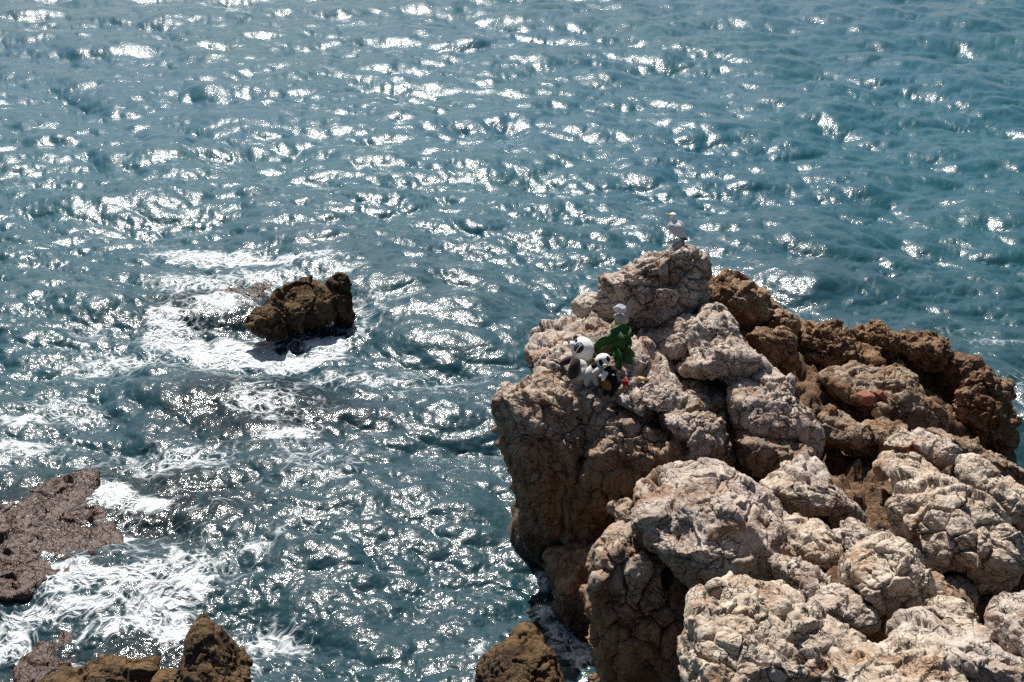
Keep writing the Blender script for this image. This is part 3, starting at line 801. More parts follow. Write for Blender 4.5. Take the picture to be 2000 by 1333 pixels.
q = np.stack([idx[:-1, :-1], idx[:-1, 1:], idx[1:, 1:], idx[1:, :-1]], -1).reshape(-1, 4)


def sea_material():
    m, nt, N, L, bs = nmat('sea_water')
    geo = N.new('ShaderNodeNewGeometry')
    co = geo.outputs['Position']
    at = N.new('ShaderNodeAttribute'); at.attribute_name = 'foam'
    sh = N.new('ShaderNodeAttribute'); sh.attribute_name = 'shallow'
    mp = N.new('ShaderNodeMapping'); mp.inputs['Scale'].default_value = (1, 1, 0.3); L.new(co, mp.inputs[0])
    c2 = mp.outputs[0]
    # ripples finer than the mesh
    r1 = noise_n(nt, c2, 10.0, 3, 0.55, 0.3)
    r2 = noise_n(nt, c2, 36, 2, 0.5, 0.2)
    h = math_n(nt, 'ADD', math_n(nt, 'MULTIPLY', r1, 0.014), math_n(nt, 'MULTIPLY', r2, 0.0034))
    b = N.new('ShaderNodeBump'); b.inputs['Strength'].default_value = 1.0; b.inputs['Distance'].default_value = 1.0
    L.new(h, b.inputs['Height'])
    # water body
    bodyn = noise_n(nt, c2, 0.12, 3, 0.5)
    body = mixcol(nt, mrange(nt, bodyn, 0.35, 0.65), (0.010, 0.078, 0.112), (0.011, 0.080, 0.102))
    sy = N.new('ShaderNodeSeparateXYZ'); L.new(co, sy.inputs[0])
    off_ = mrange(nt, math_n(nt, 'ADD', sy.outputs['Y'], math_n(nt, 'MULTIPLY', bodyn, 14.0)), 20.0, 44.0)   # stirred-up water by the rocks, clear blue further out
    body = mixcol(nt, off_, (0.011, 0.039, 0.048), body)
    L.new(body, bs.inputs['Base Color'])
    bs.inputs['Roughness'].default_value = 0.055
    bs.inputs['IOR'].default_value = 1.34
    bs.inputs['Coat Weight'].default_value = 0.45
    bs.inputs['Coat Roughness'].default_value = 0.32
    bs.inputs['Coat IOR'].default_value = 1.34
    L.new(b.outputs[0], bs.inputs['Coat Normal'])
    L.new(b.outputs[0], bs.inputs['Normal'])
    # clear water over reefs: coat of reflection over see-through
    tr = N.new('ShaderNodeBsdfTransparent'); tr.inputs[0].default_value = (0.62, 0.80, 0.82, 1)
    gl = N.new('ShaderNodeBsdfGlossy'); gl.inputs['Roughness'].default_value = 0.07
    L.new(b.outputs[0], gl.inputs['Normal'])
    fr = N.new('ShaderNodeFresnel'); fr.inputs['IOR'].default_value = 1.34
    L.new(b.outputs[0], fr.inputs['Normal'])
    clear = N.new('ShaderNodeMixShader')
    L.new(fr.outputs[0], clear.inputs[0]); L.new(tr.outputs[0], clear.inputs[1]); L.new(gl.outputs[0], clear.inputs[2])
    wat = N.new('ShaderNodeMixShader')
    L.new(mrange(nt, sh.outputs['Fac'], 0.12, 0.9, 0.0, 0.72), wat.inputs[0])
    L.new(bs.outputs[0], wat.inputs[1]); L.new(clear.outputs[0], wat.inputs[2])
    # foam: lacy web where thin, solid where thick
    wv = warped(nt, c2, 0.9, 1.1)
    wv2 = warped(nt, wv, 2.2, 0.28)

    def ridge(sc, det, w):
        n = noise_n(nt, w, sc, det, 0.6)
        return math_n(nt, 'SUBTRACT', 1.0, math_n(nt, 'ABSOLUTE', math_n(nt, 'MULTIPLY_ADD', n, 4.5, -2.25)))
    cl = noise_n(nt, wv, 1.1, 4, 0.6)
    fn = noise_n(nt, wv2, 9, 4, 0.65)
    web = math_n(nt, 'MAXIMUM', ridge(1.15, 4, wv2), math_n(nt, 'MULTIPLY', ridge(2.7, 3, wv2), 0.8))
    lace = math_n(nt, 'MAXIMUM', mrange(nt, voro_n(nt, wv2, 2.8), 0.0, 0.22, 1.0, 0.0), math_n(nt, 'MULTIPLY', mrange(nt, voro_n(nt, wv2, 7.0), 0.0, 0.26, 1.0, 0.0), 0.8))
    web = math_n(nt, 'ADD', math_n(nt, 'MULTIPLY', web, 0.55), math_n(nt, 'MULTIPLY', lace, 0.55))
    pat = math_n(nt, 'ADD', math_n(nt, 'MULTIPLY', web, 0.50), math_n(nt, 'MULTIPLY', cl, 0.75))
    pat = math_n(nt, 'ADD', pat, math_n(nt, 'MULTIPLY', fn, 0.35))
    thr = math_n(nt, 'SUBTRACT', 1.38, math_n(nt, 'MULTIPLY', at.outputs['Fac'], 0.80))
    ff = mrange(nt, math_n(nt, 'SUBTRACT', pat, thr), 0.0, 0.32)
    ff = math_n(nt, 'MULTIPLY', ff, mrange(nt, at.outputs['Fac'], 0.03, 0.2))
    fo = N.new('ShaderNodeBsdfPrincipled')
    fo.inputs['Base Color'].default_value = (0.68, 0.72, 0.73, 1)
    fo.inputs['Roughness'].default_value = 0.7
    fb = N.new('ShaderNodeBump'); fb.inputs['Strength'].default_value = 0.9; fb.inputs['Distance'].default_value = 0.2
    L.new(pat, fb.inputs['Height']); L.new(fb.outputs[0], fo.inputs['Normal'])
    fin = N.new('ShaderNodeMixShader')
    L.new(math_n(nt, 'MULTIPLY', ff, 0.92), fin.inputs[0]); L.new(wat.outputs[0], fin.inputs[1]); L.new(fo.outputs[0], fin.inputs[2])
    L.new(fin.outputs[0], N['Material Output'].inputs['Surface'])
    return m


# no water inside the rock of the headland
bi = np.clip(((x[q[:, 0]] - gx[0]) / 0.05).astype(int), 0, len(gx) - 1); bj = np.clip(((y[q[:, 0]] - gy[0]) / 0.05).astype(int), 0, len(gy) - 1)
inside = (x[q[:, 0]] > gx[0] + .1) & (x[q[:, 0]] < gx[-1] - .1) & (y[q[:, 0]] > gy[0] + .1) & (y[q[:, 0]] < gy[-1] - .1) & (BEDZ[bj, bi] > 0.7)
q = q[~inside]
sea = mesh_obj('sea', np.stack([WX, WY, WZ], 1), q, sea_material())
for nm, arr in (('foam', foam), ('shallow', shal)):
    a = sea.data.attributes.new(nm, 'FLOAT', 'POINT')
    a.data.foreach_set('value', arr.astype(np.float32))
tag(sea, 'choppy blue green sea glittering in the sun, foam around the rocks', None, None, 'structure')
m, nt, N, L, bs = nmat('seabed_sand')
geo = N.new('ShaderNodeNewGeometry')
L.new(mixcol(nt, noise_n(nt, geo.outputs['Position'], 0.8, 5), (0.02, 0.06, 0.07), (0.05, 0.10, 0.10)), bs.inputs['Base Color'])
bs.inputs['Roughness'].default_value = 0.95
sb = mesh_obj('seabed', [(-3000, -50, -3.2), (3000, -50, -3.2), (3000, 4200, -3.2), (-3000, 4200, -3.2)], [(0, 1, 2, 3)], m)
tag(sb, 'dark seabed seen through the clear water', None, None, 'structure')

# ---------------------------------------------------------------- things set down on the rocks
def bvh(seeds):
    V, F, b = [], [], 0
    for k in seeds:
        P, f = BUILT[k]
        V.append(P); F.append(f + b); b += len(P)
    return BVHTree.FromPolygons(np.concatenate(V).tolist(), np.concatenate(F).tolist())


SHELF = bvh((7, 8, 19, 20, 1, 16, 17))


def hit_depth(px, py, tree=SHELF, default=None):
    d = ray(px, py)
    h = tree.ray_cast(Vector(E), Vector(d).normalized())
    if h[0] is None:
        return default
    return float((np.array(h[0]) - E) @ FWD)


def frame_pt(px, py, dep):
    return at_depth(px, py, dep)


def rotz2(a):
    return math.cos(a), math.sin(a)


def ellipsoid(name, parent, base, px, py, dep, rx, ry, rz, mat, rot=0.0, n=14, shape=None, noise=0.0, nsc=8.0, turn=None):
    """an ellipsoid RX x RY photo pixels wide in the view and RZ deep, middle DEP metres down the line of sight; all turned into metres"""
    k = dep / FPX
    U, F = ico(n)
    U = U.copy()
    if shape is not None:
        U = shape(U)
    c, s = rotz2(rot)
    a = U[:, 0] * rx * k; b = U[:, 1] * ry * k; d = U[:, 2] * rz * k
    if turn:                                     # swing about the vertical picture axis
        ct, st = rotz2(turn)
        a, d = a * ct + d * st, -a * st + d * ct
    a, b = a * c - b * s, a * s + b * c
    P = at_depth(px, py, dep) + a[:, None] * RGT + b[:, None] * UPV - d[:, None] * FWD
    if noise:
        nn = P - at_depth(px, py, dep); nn /= np.linalg.norm(nn, axis=1)[:, None] + 1e-9
        P = P + nn * (noise * fbm(P * nsc + px, 3))[:, None]
    f = F[:, ::-1] if np.dot(np.cross(P[F[0, 1]] - P[F[0, 0]], P[F[0, 2]] - P[F[0, 0]]), P[F[0, 0]] - P.mean(0)) < 0 else F
    return mesh_obj(name, P - np.array(base), f, mat, parent)


def loft(pts, radii, nseg=20, nring=12, flat=None):
    """tube through PTS (world) with RADII, closed ends; FLAT: optional (axis, factor) squeezing the section"""
    pts = np.array(pts, float); radii = np.array(radii, float)
    t = np.linspace(0, len(pts) - 1, nseg)
    i = np.clip(np.floor(t).astype(int), 0, len(pts) - 2)
    f = (t - i)[:, None]
    p0 = pts[np.clip(i - 1, 0, None)]; p1 = pts[i]; p2 = pts[i + 1]; p3 = pts[np.clip(i + 2, None, len(pts) - 1)]
    cr = lambda a, b, c, d: 0.5 * (2 * b + (c - a) * f + (2 * a - 5 * b + 4 * c - d) * f ** 2 + (3 * b - a - 3 * c + d) * f ** 3)
    C = cr(p0, p1, p2, p3)
    rr = radii[:, None]
    R = cr(rr[np.clip(i - 1, 0, None)], rr[i], rr[i + 1], rr[np.clip(i + 2, None, len(pts) - 1)])[:, 0]
    R = np.maximum(R, radii.min() * 0.5)
    T = np.gradient(C, axis=0); T /= np.linalg.norm(T, axis=1)[:, None] + 1e-12
    ref = -FWD
    A = np.cross(T, ref); A /= np.linalg.norm(A, axis=1)[:, None] + 1e-9
    B = np.cross(T, A)
    th = np.linspace(0, 2 * math.pi, nring, endpoint=False)
    V = C[:, None] + R[:, None, None] * (np.cos(th)[None, :, None] * A[:, None] + np.sin(th)[None, :, None] * B[:, None])
    V = V.reshape(-1, 3)
    F = []
    for a in range(nseg - 1):
        for b in range(nring):
            F.append((a * nring + b, a * nring + (b + 1) % nring, (a + 1) * nring + (b + 1) % nring, (a + 1) * nring + b))
    V = np.concatenate([V, C[:1], C[-1:]])
    for b in range(nring):
        F.append((len(V) - 2, (b + 1) % nring, b, b))
        k = (nseg - 1) * nring
        F.append((len(V) - 1, k + b, k + (b + 1) % nring, k + (b + 1) % nring))
    quads = [x for x in F if x[2] != x[3]]
    tris = []
    for x in F:
        if x[2] == x[3]: tris.append(x[:3])
        else: tris += [(x[0], x[1], x[2]), (x[0], x[2], x[3])]
    return V, np.array(tris)


def tube(name, parent, base, pts, radii, mat, nseg=20, nring=10):
    V, F = loft(pts, radii, nseg, nring)
    return mesh_obj(name, V - np.array(base), F, mat, parent)


M['plush_white'] = plain('plush_white', (0.78, 0.75, 0.70), 0.95, 0.1, 0.006, 90, 0.08, 0.3)
M['plush_grey'] = plain('plush_grey', (0.55, 0.52, 0.48), 0.95, 0.1, 0.006, 90, 0.12, 0.3)
M['plush_plum'] = plain('plush_plum', (0.045, 0.028, 0.032), 0.95, 0.1, 0.006, 90, 0.3, 0.2)
M['plush_black'] = plain('plush_black', (0.012, 0.011, 0.012), 0.95, 0.1, 0.006, 90, 0.3, 0.1)
M['plush_orange'] = plain('plush_orange', (0.30, 0.12, 0.035), 0.95, 0.1, 0.008, 70, 0.3, 0.2)
M['eye_blue'] = plain('eye_blue', (0.03, 0.22, 0.30), 0.2, 0.5)
M['eye_black'] = plain('eye_black', (0.006, 0.006, 0.008), 0.15, 0.5)
M['string'] = plain('string', (0.55, 0.47, 0.36), 0.9)
M['leaf_green'] = plain('leaf_green', (0.012, 0.075, 0.006), 0.5, 0.35, 0.004, 40, 0.35)
M['leaf_brown'] = plain('leaf_brown', (0.055, 0.06, 0.014), 0.55, 0.3, 0.004, 40, 0.35)
M['petal_red'] = plain('petal_red', (0.42, 0.015, 0.022), 0.7, 0.2, 0.0, 60, 0.4)
M['stone_white'] = plain('stone_white', (0.62, 0.63, 0.64), 0.85, 0.2, 0.01, 30, 0.12)
M['stone_beige'] = plain('stone_beige', (0.50, 0.43, 0.36), 0.85, 0.2, 0.012, 25, 0.18)
M['stone_tan'] = plain('stone_tan', (0.50, 0.35, 0.19), 0.85, 0.2, 0.012, 25, 0.2)
M['stone_brown'] = plain('stone_brown', (0.16, 0.085, 0.05), 0.85, 0.2, 0.012, 25, 0.25)
M['gull_white'] = plain('gull_white', (0.86, 0.85, 0.83), 0.8, 0.2, 0.003, 70, 0.05)
M['gull_grey'] = plain('gull_grey', (0.64, 0.64, 0.66), 0.8, 0.2, 0.004, 60, 0.10)
M['gull_black'] = plain('gull_black', (0.018, 0.018, 0.02), 0.7, 0.2, 0.0, 60, 0.2)
M['beak_yellow'] = plain('beak_yellow', (0.60, 0.33, 0.10), 0.5, 0.3)
M['leg_pink'] = plain('leg_pink', (0.55, 0.34, 0.22), 0.6, 0.3)

# ---- big panda
d0 = min(hit_depth(a, b, default=16.2) for a in (1112, 1122, 1134) for b in (712, 724, 736)) + 0.03
k = d0 / FPX
base = at_depth(1120, 742, d0)
dh = hit_depth(1138, 684, default=d0 + 0.3)
dh = min(dh, d0 + 0.45) - 0.16                       # head rests on the rock: its middle a head-radius in front
pd = empty('plush_panda', base)
tag(pd, 'big plush panda with white head lying on the pale rock shelf', 'plush toy', 'plush toys left on the rock')
hd = ellipsoid('head', pd, base, 1138, 684, dh, 22.5, 26, 23, M['plush_white'], rot=0.15, n=22, noise=0.004)
ellipsoid('muzzle', pd, base, 1117, 674.5, dh - 0.05, 9.5, 8.2, 9, M['plush_white'], n=14, noise=0.002)
ellipsoid('nose', pd, base, 1112, 670, dh - 0.075, 3.0, 2.4, 3, M['plush_plum'], n=8)


def patch(name, parent, base, px, py, dep, cpx, cpy, cdep, hr, rx, ry, mat, rot=0.0, lift=1.02):
    """a flat oval patch hugging the ball (centre CPX, CPY, CDEP; radii HR in px)"""
    k = cdep / FPX
    U, F = ico(10)
    keep = U[:, 2] > -0.05
    c, s = rotz2(rot)
    a = U[:, 0] * rx; b = U[:, 1] * ry
    a, b = a * c - b * s + (px - cpx), a * s + b * c - (py - cpy)
    w = np.clip(1 - (a / hr[0]) ** 2 - (b / hr[1]) ** 2, 0.0, 1)
    d = hr[2] * np.sqrt(w) * lift + U[:, 2] * 1.2
    P = at_depth(cpx, cpy, cdep) + (a * k)[:, None] * RGT + (b * k)[:, None] * UPV - (d * k)[:, None] * FWD
    return mesh_obj(name, P - np.array(base), F if True else F, mat, parent)


patch('eye_patch', pd, base, 1129.5, 679.5, dh, 1138, 684, dh, (23, 26.5, 23), 9.0, 11.0, M['plush_plum'], rot=-0.45)
ey = patch('eye', pd, base, 1129.8, 675.0, dh, 1138, 684, dh, (23, 26.5, 24.6), 3.6, 3.6, M['eye_blue'], lift=1.03)
pu = patch('pupil', ey, base, 1130.2, 675.2, dh, 1138, 684, dh, (23, 26.5, 26.0), 2.2, 2.2, M['eye_black'], lift=1.04)
pu.location = (0, 0, 0)
patch('eye_patch', pd, base, 1123.5, 664.5, dh, 1138, 684, dh, (23.5, 27, 23), 3.8, 4.5, M['plush_plum'])
ellipsoid('ear', pd, base, 1124.5, 660.0, dh + 0.03, 5.5, 5.0, 4, M['plush_plum'], n=10)
ellipsoid('ear', pd, base, 1157.5, 694, dh - 0.02, 6.5, 6.0, 5, M['plush_plum'], n=10)
dt = d0 - 0.06
ellipsoid('torso', pd, base, 1133, 717, dt + 0.04, 14, 15, 13, M['plush_grey'], n=16, noise=0.006)
tube('arm', pd, base, [at_depth(1121, 702, dt), at_depth(1110, 704, dt - .02), at_depth(1101, 708, dt), at_depth(1093, 712, dt + .02)], np.array([7, 7.5, 6.5, 4.0]) * k, M['plush_plum'], 16, 14)
tube('arm', pd, base, [at_depth(1125, 703, dt - .06), at_depth(1122, 716, dt - .09), at_depth(1119, 729, dt - .06), at_depth(1114, 737, dt - .02)], np.array([9, 11.0, 11.0, 6.5]) * k, M['plush_plum'], 18, 16)
tube('leg', pd, base, [at_depth(1140, 722, dt), at_depth(1136, 733, dt - .02), at_depth(1128, 740, dt)], np.array([9, 9, 6]) * k, M['plush_grey'], 12, 12)
# ---- cord lying over the panda
sp = [(1139, 672, dh - .172), (1131, 679, dh - .185), (1124, 689, dh - .16), (1119, 700, dh - .12), (1114, 710, dt - .10), (1109, 724, dt - .08), (1105, 740, dt - .05), (1104, 752, dt - .02), (1107, 764, dt)]
st = tube('cord', None, (0, 0, 0), [at_depth(*a) for a in sp], np.full(len(sp), 0.0052), M['string'], 48, 6)
tag(st, 'thin beige cord trailing over the big panda and down the rock', 'cord')

# ---- small panda
d1 = min(hit_depth(a, b, default=d0) for a in (1148, 1158, 1168) for b in (722, 732, 742)) + 0.02
k = d1 / FPX
base = at_depth(1155, 748, d1)
ds = d1 - 0.11
sp_ = empty('plush_panda', base)
tag(sp_, 'small white plush panda with dark eye patches slumped between big panda and black toy', 'plush toy', 'plush toys left on the rock')
HC = (1177.5, 703.5)
ellipsoid('head', sp_, base, HC[0], HC[1], ds, 15.5, 13.2, 14, M['plush_white'], rot=0.25, n=18, noise=0.003)
patch('eye_patch', sp_, base, 1172.5, 708.0, ds, HC[0], HC[1], ds, (16.5, 14.5, 15), 3.8, 6.6, M['plush_black'], rot=0.2)
patch('eye_patch', sp_, base, 1187.0, 701.0, ds, HC[0], HC[1], ds, (16.5, 14.5, 15), 3.6, 6.0, M['plush_black'], rot=0.25)
ellipsoid('muzzle', sp_, base, 1181.5, 714.0, ds - .10, 4.4, 3.2, 4, M['plush_white'], n=8)
ellipsoid('nose', sp_, base, 1181.5, 713.0, ds - .13, 1.5, 1.2, 1.2, M['leg_pink'], n=6)
ellipsoid('ear', sp_, base, 1163, 697, ds + .03, 4, 4, 3, M['plush_black'], n=8)
ellipsoid('ear', sp_, base, 1192, 692, ds + .03, 4, 4, 3, M['plush_black'], n=8)
tube('torso', sp_, base, [at_depth(1174, 713, d1 - .05), at_depth(1164, 721, d1 - .07), at_depth(1153, 731, d1 - .07), at_depth(1143, 741, d1 - .04)], np.array([8, 12, 13, 8]) * k, M['plush_grey'], 18, 16)
tube('arm', sp_, base, [at_depth(1167, 712, d1 - .08), at_depth(1160, 714, d1 - .12), at_depth(1163, 721, d1 - .13)], np.array([5.5, 6, 4]) * k, M['plush_black'], 12, 12)
tube('arm', sp_, base, [at_depth(1176, 718, d1 - .12), at_depth(1167, 724, d1 - .17), at_depth(1158, 731, d1 - .17)], np.array([5, 5.5, 4]) * k, M['plush_grey'], 12, 12)
tube('leg', sp_, base, [at_depth(1150, 738, d1 - .08), at_depth(1146, 747, d1 - .06), at_depth(1148, 752, d1 - .03)], np.array([7, 6, 4]) * k, M['plush_grey'], 12, 12)
tube('leg', sp_, base, [at_depth(1160, 736, d1 - .08), at_depth(1164, 746, d1 - .06), at_depth(1166, 752, d1 - .03)], np.array([7, 6, 4]) * k, M['plush_grey'], 12, 12)

# ---- black toy with an orange belly
d2 = min([hit_depth(a, b, default=d1) for a in (1184, 1192, 1202) for b in (745, 756, 766)] + [d1 - 0.02]) - 0.03
k = d2 / FPX
base = at_depth(1192, 772, d2)
bt = empty('plush_toy', base)
tag(bt, 'black plush toy with white muzzle and orange belly in front of the leaves', 'plush toy', 'plush toys left on the rock')
dd = d2 - 0.06
ellipsoid('torso', bt, base, 1195, 750, dd, 14.5, 19, 14, M['plush_black'], n=16, noise=0.006)
ellipsoid('belly', bt, base, 1186, 754, dd - .05, 9.5, 12.5, 9, M['plush_orange'], rot=0.2, n=14, noise=0.006)
ellipsoid('head', bt, base, 1192, 726, dd - .02, 13, 12, 13, M['plush_black'], n=16, noise=0.005)
ellipsoid('muzzle', bt, base, 1178, 735, dd - .10, 6.6, 5.8, 6, M['plush_white'], n=12)
ellipsoid('muzzle', bt, base, 1183, 730, dd - .10, 5.0, 4.6, 5, M['plush_white'], n=12)
ellipsoid('horn', bt, base, 1178, 725.5, dd - .09, 1.8, 4.0, 1.8, M['plush_white'], n=8)
ellipsoid('ear', bt, base, 1197.5, 732.5, dd - .10, 2.8, 1.9, 2.4, M['plush_white'], rot=-0.4, n=8)
tube('arm', bt, base, [at_depth(1201, 738, dd - .04), at_depth(1207, 748, dd - .07), at_depth(1203, 758, dd - .10)], np.array([6, 6.5, 4.5]) * k, M['plush_black'], 12, 12)
tube('leg', bt, base, [at_depth(1185, 763, dd - .04), at_depth(1181, 768, dd - .09), at_depth(1178, 768, dd - .11)], np.array([6, 6, 4]) * k, M['plush_black'], 12, 12)
tube('leg', bt, base, [at_depth(1197, 765, dd - .04), at_depth(1194, 770, dd - .09), at_depth(1191, 771, dd - .11)], np.array([6, 6, 4]) * k, M['plush_black'], 12, 12)

# ---- bunch of leaves
d3 = min(hit_depth(1202, 690, default=d1 + .3), d1 + 0.45) - 0.10
k = d3 / FPX
base = at_depth(1206, 700, d3 + 0.05)
bq = empty('leaf_bunch', base)
tag(bq, 'bunch of large dark green leaves stuck behind the small panda', 'leaves')


def leaf(tip, root, width, mat, curl=0.25, fold=0.35, dd=0.0, seed=0):
    t0 = at_depth(root[0], root[1], d3 - dd); t1 = at_depth(tip[0], tip[1], d3 - dd - 0.02)
    ax = t1 - t0; ln = np.linalg.norm(ax); ax /= ln
    nrm = -FWD - np.dot(-FWD, ax) * ax; nrm /= np.linalg.norm(nrm)
    sd = np.cross(nrm, ax)
    n, m_ = 16, 9
    u = np.linspace(0, 1, n); v = np.linspace(-1, 1, m_)
    prof = np.sin(np.pi * np.clip(u, 0, 1) ** 0.85) ** 0.5
    prof[0] = 0.06; prof[-1] = 0.03
    W = width * k / 2
    V = []
    for i in range(n):
        for j in range(m_):
            wv = 0.012 * math.sin(9 * u[i] + 2.2 * seed + 3 * v[j]) * abs(v[j])
            V.append(t0 + ax * (u[i] * ln - 0.10 * ln * (1 - u[i]) * v[j] ** 2) + sd * (v[j] * prof[i] * W)
                     + nrm * (fold * abs(v[j]) * prof[i] * W - curl * ln * u[i] ** 2 * 0.5 + 0.12 * ln * math.sin(math.pi * u[i]) + wv))
    F = []
    for i in range(n - 1):
        for j in range(m_ - 1):
            a = i * m_ + j
            F.append((a, a + 1, a + m_ + 1, a + m_))
    ob = mesh_obj('leaf', np.array(V) - base, F, mat, bq)
    sm = ob.modifiers.new('thickness', 'SOLIDIFY'); sm.thickness = 0.003
    vein = tube('midrib', ob, base, [V[i * m_ + m_ // 2] + nrm * 0.003 for i in range(0, n, 3)], np.linspace(0.006, 0.002, 6), M['leaf_brown'], 12, 5)
    return ob


LG, LB = M['leaf_green'], M['leaf_brown']
leaf((1231, 638), (1196, 668), 40, LG, dd=0.00, seed=1)
leaf((1203, 645), (1202, 684), 38, LG, dd=0.06, seed=2)
leaf((1160, 682), (1198, 676), 42, LG, dd=0.05, seed=3, fold=0.15)
leaf((1168, 692), (1200, 682), 24, LB, dd=0.09, seed=4)
leaf((1232, 660), (1204, 682), 36, LG, dd=0.03, seed=5)
leaf((1212, 726), (1202, 682), 17, LG, dd=0.11, seed=6, fold=0.6)
leaf((1236, 710), (1208, 692), 17, LG, dd=0.05, seed=7)
leaf((1240, 696), (1206, 680), 22, LG, dd=0.02, seed=8)
leaf((1190, 655), (1200, 682), 26, LG, dd=0.02, seed=9)
tube('stem', bq, base, [at_depth(1201, 680, d3 - .04), at_depth(1205, 692, d3), at_depth(1207, 702, d3 + .05)], np.array([0.012, 0.012, 0.01]), LB, 8, 6)

# ---- red flower
d4 = hit_depth(1221, 752, default=d2) - 0.045
base = at_depth(1221, 756, d4)
fl = empty('flower', base)
tag(fl, 'crumpled red flower head lying right of the black toy', 'flower')
rs = np.random.RandomState(5)
for i in range(26):
    u = rs.normal(size=3); u /= np.linalg.norm(u); u[2] = abs(u[2])
    r = 5.2
    ellipsoid('petal', fl, base, 1221 + u[0] * r, 748 + u[1] * r, d4 - u[2] * 0.03, 2.6, 1.5, 1.6, M['petal_red'], rot=rs.rand() * 6.3, n=5)
ellipsoid('flower_base', fl, base, 1221, 748.5, d4, 5, 5, 4, M['petal_red'], n=6)
tube('stem', fl, base, [at_depth(1216, 747, d4 - .01), at_depth(1212, 744, d4 - .03), at_depth(1209, 742, d4 - .02)], np.array([.006, .005, .004]), M['leaf_brown'], 8, 5)


# ---- loose stones
def stone(name, label, px, py, dep, rx, ry, rz, mat, seed, rot=0.0, facets=12, n=16, cat='stone', group=None):
    rs = np.random.RandomState(seed)
    nn = rs.normal(size=(facets, 3)); nn /= np.linalg.norm(nn, axis=1)[:, None]
    hh = 0.55 + 0.33 * rs.rand(facets)

    def shp(U):
        s = np.ones(len(U))
        for a, h in zip(nn, hh):
            d = U @ a
            s = np.minimum(s, np.where(d > 1e-3, h / np.maximum(d, 1e-3), 9))
        return U * s[:, None] * 1.16
    b = at_depth(px, py + ry, dep)
    o = ellipsoid(name, None, b, px, py, dep, rx, ry, rz, mat, rot=rot, n=n, shape=shp, noise=0.004, nsc=14)
    o.location = b
    return tag(o, label, cat, group)


dc = hit_depth(1204, 660, default=d1 + .4)
dc = min(dc, d1 + 0.5) - 0.03
SG = 'stones left on the shelf'
stone('stone', 'white grey stone balanced on top of the little cairn', 1211, 604, dc - 0.02, 11.5, 10.0, 9, M['stone_white'], 31, 0.2, group=SG)
stone('stone', 'flat beige stone in the middle of the little cairn', 1214, 621, dc, 13.5, 10.5, 11, M['stone_beige'], 32, -0.45, group=SG)
stone('stone', 'tan stone at the bottom of the little cairn, behind the leaves', 1206, 644, dc + 0.02, 14, 18, 13, M['stone_tan'], 33, -0.35, group=SG)
de = hit_depth(1250, 746, default=d2)
stone('stone', 'pale tan chip of stone at the mouth of the dark hollow', 1250, 742, de - 0.03, 9.5, 6.5, 6, M['stone_tan'], 34, -0.1, group=SG)
stone('stone', 'small reddish brown stone just right of the pale tan chip', 1262, 743, hit_depth(1262, 745, default=de) - 0.02, 5.5, 4.8, 4.5, M['stone_brown'], 35, 0.0, group=SG)
stone('stone', 'tiny beige pebble at the tip of the hanging leaf', 1207, 727, hit_depth(1207, 728, default=de) - 0.03, 3.6, 3.2, 3, M['stone_tan'], 36, 0.0, n=8, group=SG)
M['stone_red'] = plain('stone_red', (0.26, 0.105, 0.07), 0.85, 0.2, 0.012, 25, 0.3)
SLOPE = bvh((26, 27, 10, 22, 28))
RG = 'reddish stones on the right slope'
stone('stone', 'reddish stone in the middle of the tan slab, largest of the red ones', 1692, 778, hit_depth(1692, 782, SLOPE, 17.4) - 0.05, 17, 13, 11, M['stone_red'], 37, -0.4, group=RG)
stone('stone', 'small rounded red stone between the diagonal ridge and the tan slab', 1627, 803, hit_depth(1627, 805, SLOPE, 17.2) - 0.03, 10, 8, 7, M['stone_red'], 38, -0.3, group=RG)
stone('stone', 'pinkish flat stone just right of the largest red stone', 1722, 772, hit_depth(1722, 775, SLOPE, 17.2) - 0.03, 14, 8, 8, M['stone_red'], 39, -0.5, group=RG)
stone('stone', 'tan loose stone below the largest red stone', 1715, 806, hit_depth(1715, 808, SLOPE, 17.2) - 0.03, 12, 9, 8, M['stone_tan'], 40, 0.2, group=RG)

# ---- gull
P1, _ = BUILT[1]
ux, uy = to_px(P1)
near = np.where(np.abs(ux - 1317) < 4)[0]
top = near[np.argmin(uy[near])]
gd = float((P1[top] - E) @ FWD)
gy = float(uy[top])
SY = gy + 0.5 - 478.5                                 # the gull moves with the crest it stands on
gk = gd / FPX / 11.1


def gp(X, Y, c=0.0):
    """point of the gull from the enlarged photo; C metres towards the viewer"""
    return at_depth(1270 + X / 11.1, 400 + Y / 11.1 + SY, gd) - FWD * c


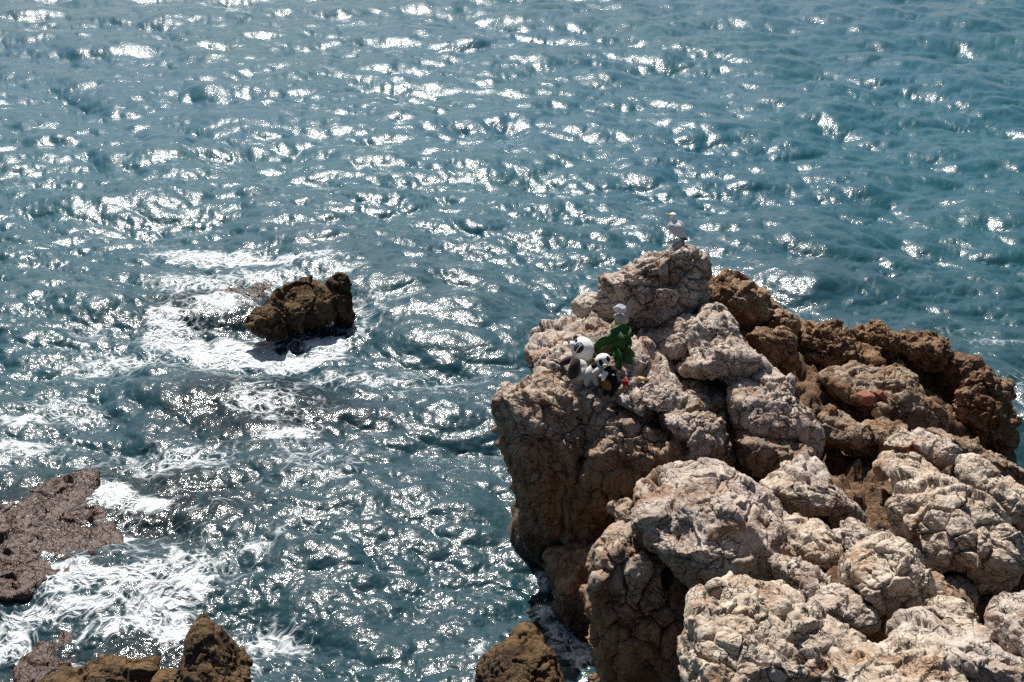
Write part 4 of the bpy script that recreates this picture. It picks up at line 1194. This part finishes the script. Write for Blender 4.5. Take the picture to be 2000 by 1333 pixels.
base = gp(520, 875)
gu = empty('seagull', base)
tag(gu, 'white and grey seagull standing on the highest rock, looking left', 'seagull')
V, F = loft([gp(425, 292), gp(450, 296), gp(492, 315), gp(490, 400), gp(505, 480), gp(560, 580), gp(625, 670), gp(690, 745), gp(740, 800)],
            np.array([30, 62, 80, 72, 105, 142, 118, 62, 18]) * gk, 44, 28)
cen = V[F].mean(1)
gq = cen - gp(0, 0)
X_ = (gq @ RGT) / gk; Y_ = -(gq @ UPV) / gk
side = (X_ - 520) * 0.80 - (Y_ - 540) * 0.60            # towards the back
along = (X_ - 440) * 0.55 + (Y_ - 430) * 0.83
idxm = ((along > 30) & (side > -70) & (along < 330)).astype(int)
body = mesh_obj('body', V - base, F, [M['gull_white'], M['gull_grey']], gu, mat_idx=idxm)
tube('beak', gu, base, [gp(420, 290), gp(390, 280), gp(355, 268), gp(334, 266)], np.array([30, 22, 14, 5]) * gk, M['beak_yellow'], 14, 10)
ellipsoid('eye', gu, base, 1270 + 438 / 11.1, 400 + 300 / 11.1 + SY, gd - 66 * gk, 0.75, 0.75, 0.5, M['eye_black'], n=6)


def wing(pts, rad, thick, c, name, mat):
    V, F = loft([gp(a, b, 0) for a, b in pts], np.array(rad) * gk, 26, 18)
    cc = V.mean(0)
    dd = (V - cc) @ FWD
    V = V - np.outer(dd * (1 - thick), FWD) - FWD * c
    return mesh_obj(name, V - base, F, mat, gu)


wing([(400, 490), (430, 540), (500, 620), (580, 690), (660, 745), (720, 790)], [20, 75, 95, 80, 50, 15], 0.35, 100 * gk, 'wing', M['gull_grey'])
wing([(560, 420), (620, 470), (670, 540), (710, 620), (735, 690), (760, 745)], [20, 60, 70, 62, 40, 12], 0.6, 10 * gk, 'wing', M['gull_grey'])
wing([(600, 760), (680, 790), (740, 820), (805, 848)], [14, 30, 26, 6], 0.35, 70 * gk, 'wing_tip', M['gull_black'])
wing([(660, 745), (700, 765), (730, 770)], [10, 26, 8], 0.35, 96 * gk, 'wing_tip', M['gull_black'])
wing([(690, 690), (730, 740), (770, 790), (800, 835)], [40, 46, 38, 10], 0.35, 20 * gk, 'tail', M['gull_white'])
for X, c, Y0 in ((512, 30 * gk, 882), (560, -20 * gk, 880)):
    lg = tube('leg', gu, base, [gp(X - 5, 715, c), gp(X, 790, c), gp(X + 4, 840, c), gp(X + 6, Y0, c)], np.array([16, 9, 10, 8]) * gk, M['leg_pink'], 14, 8)
    for t in (-45, -20, 8):
        tube('toe', lg, base, [gp(X + 6, Y0, c), gp(X + 6 + t * 0.6, Y0 + 6, c + 10 * gk), gp(X + 6 + t, Y0 + 12, c + 16 * gk)], np.array([8, 7, 4]) * gk, M['leg_pink'], 6, 6)
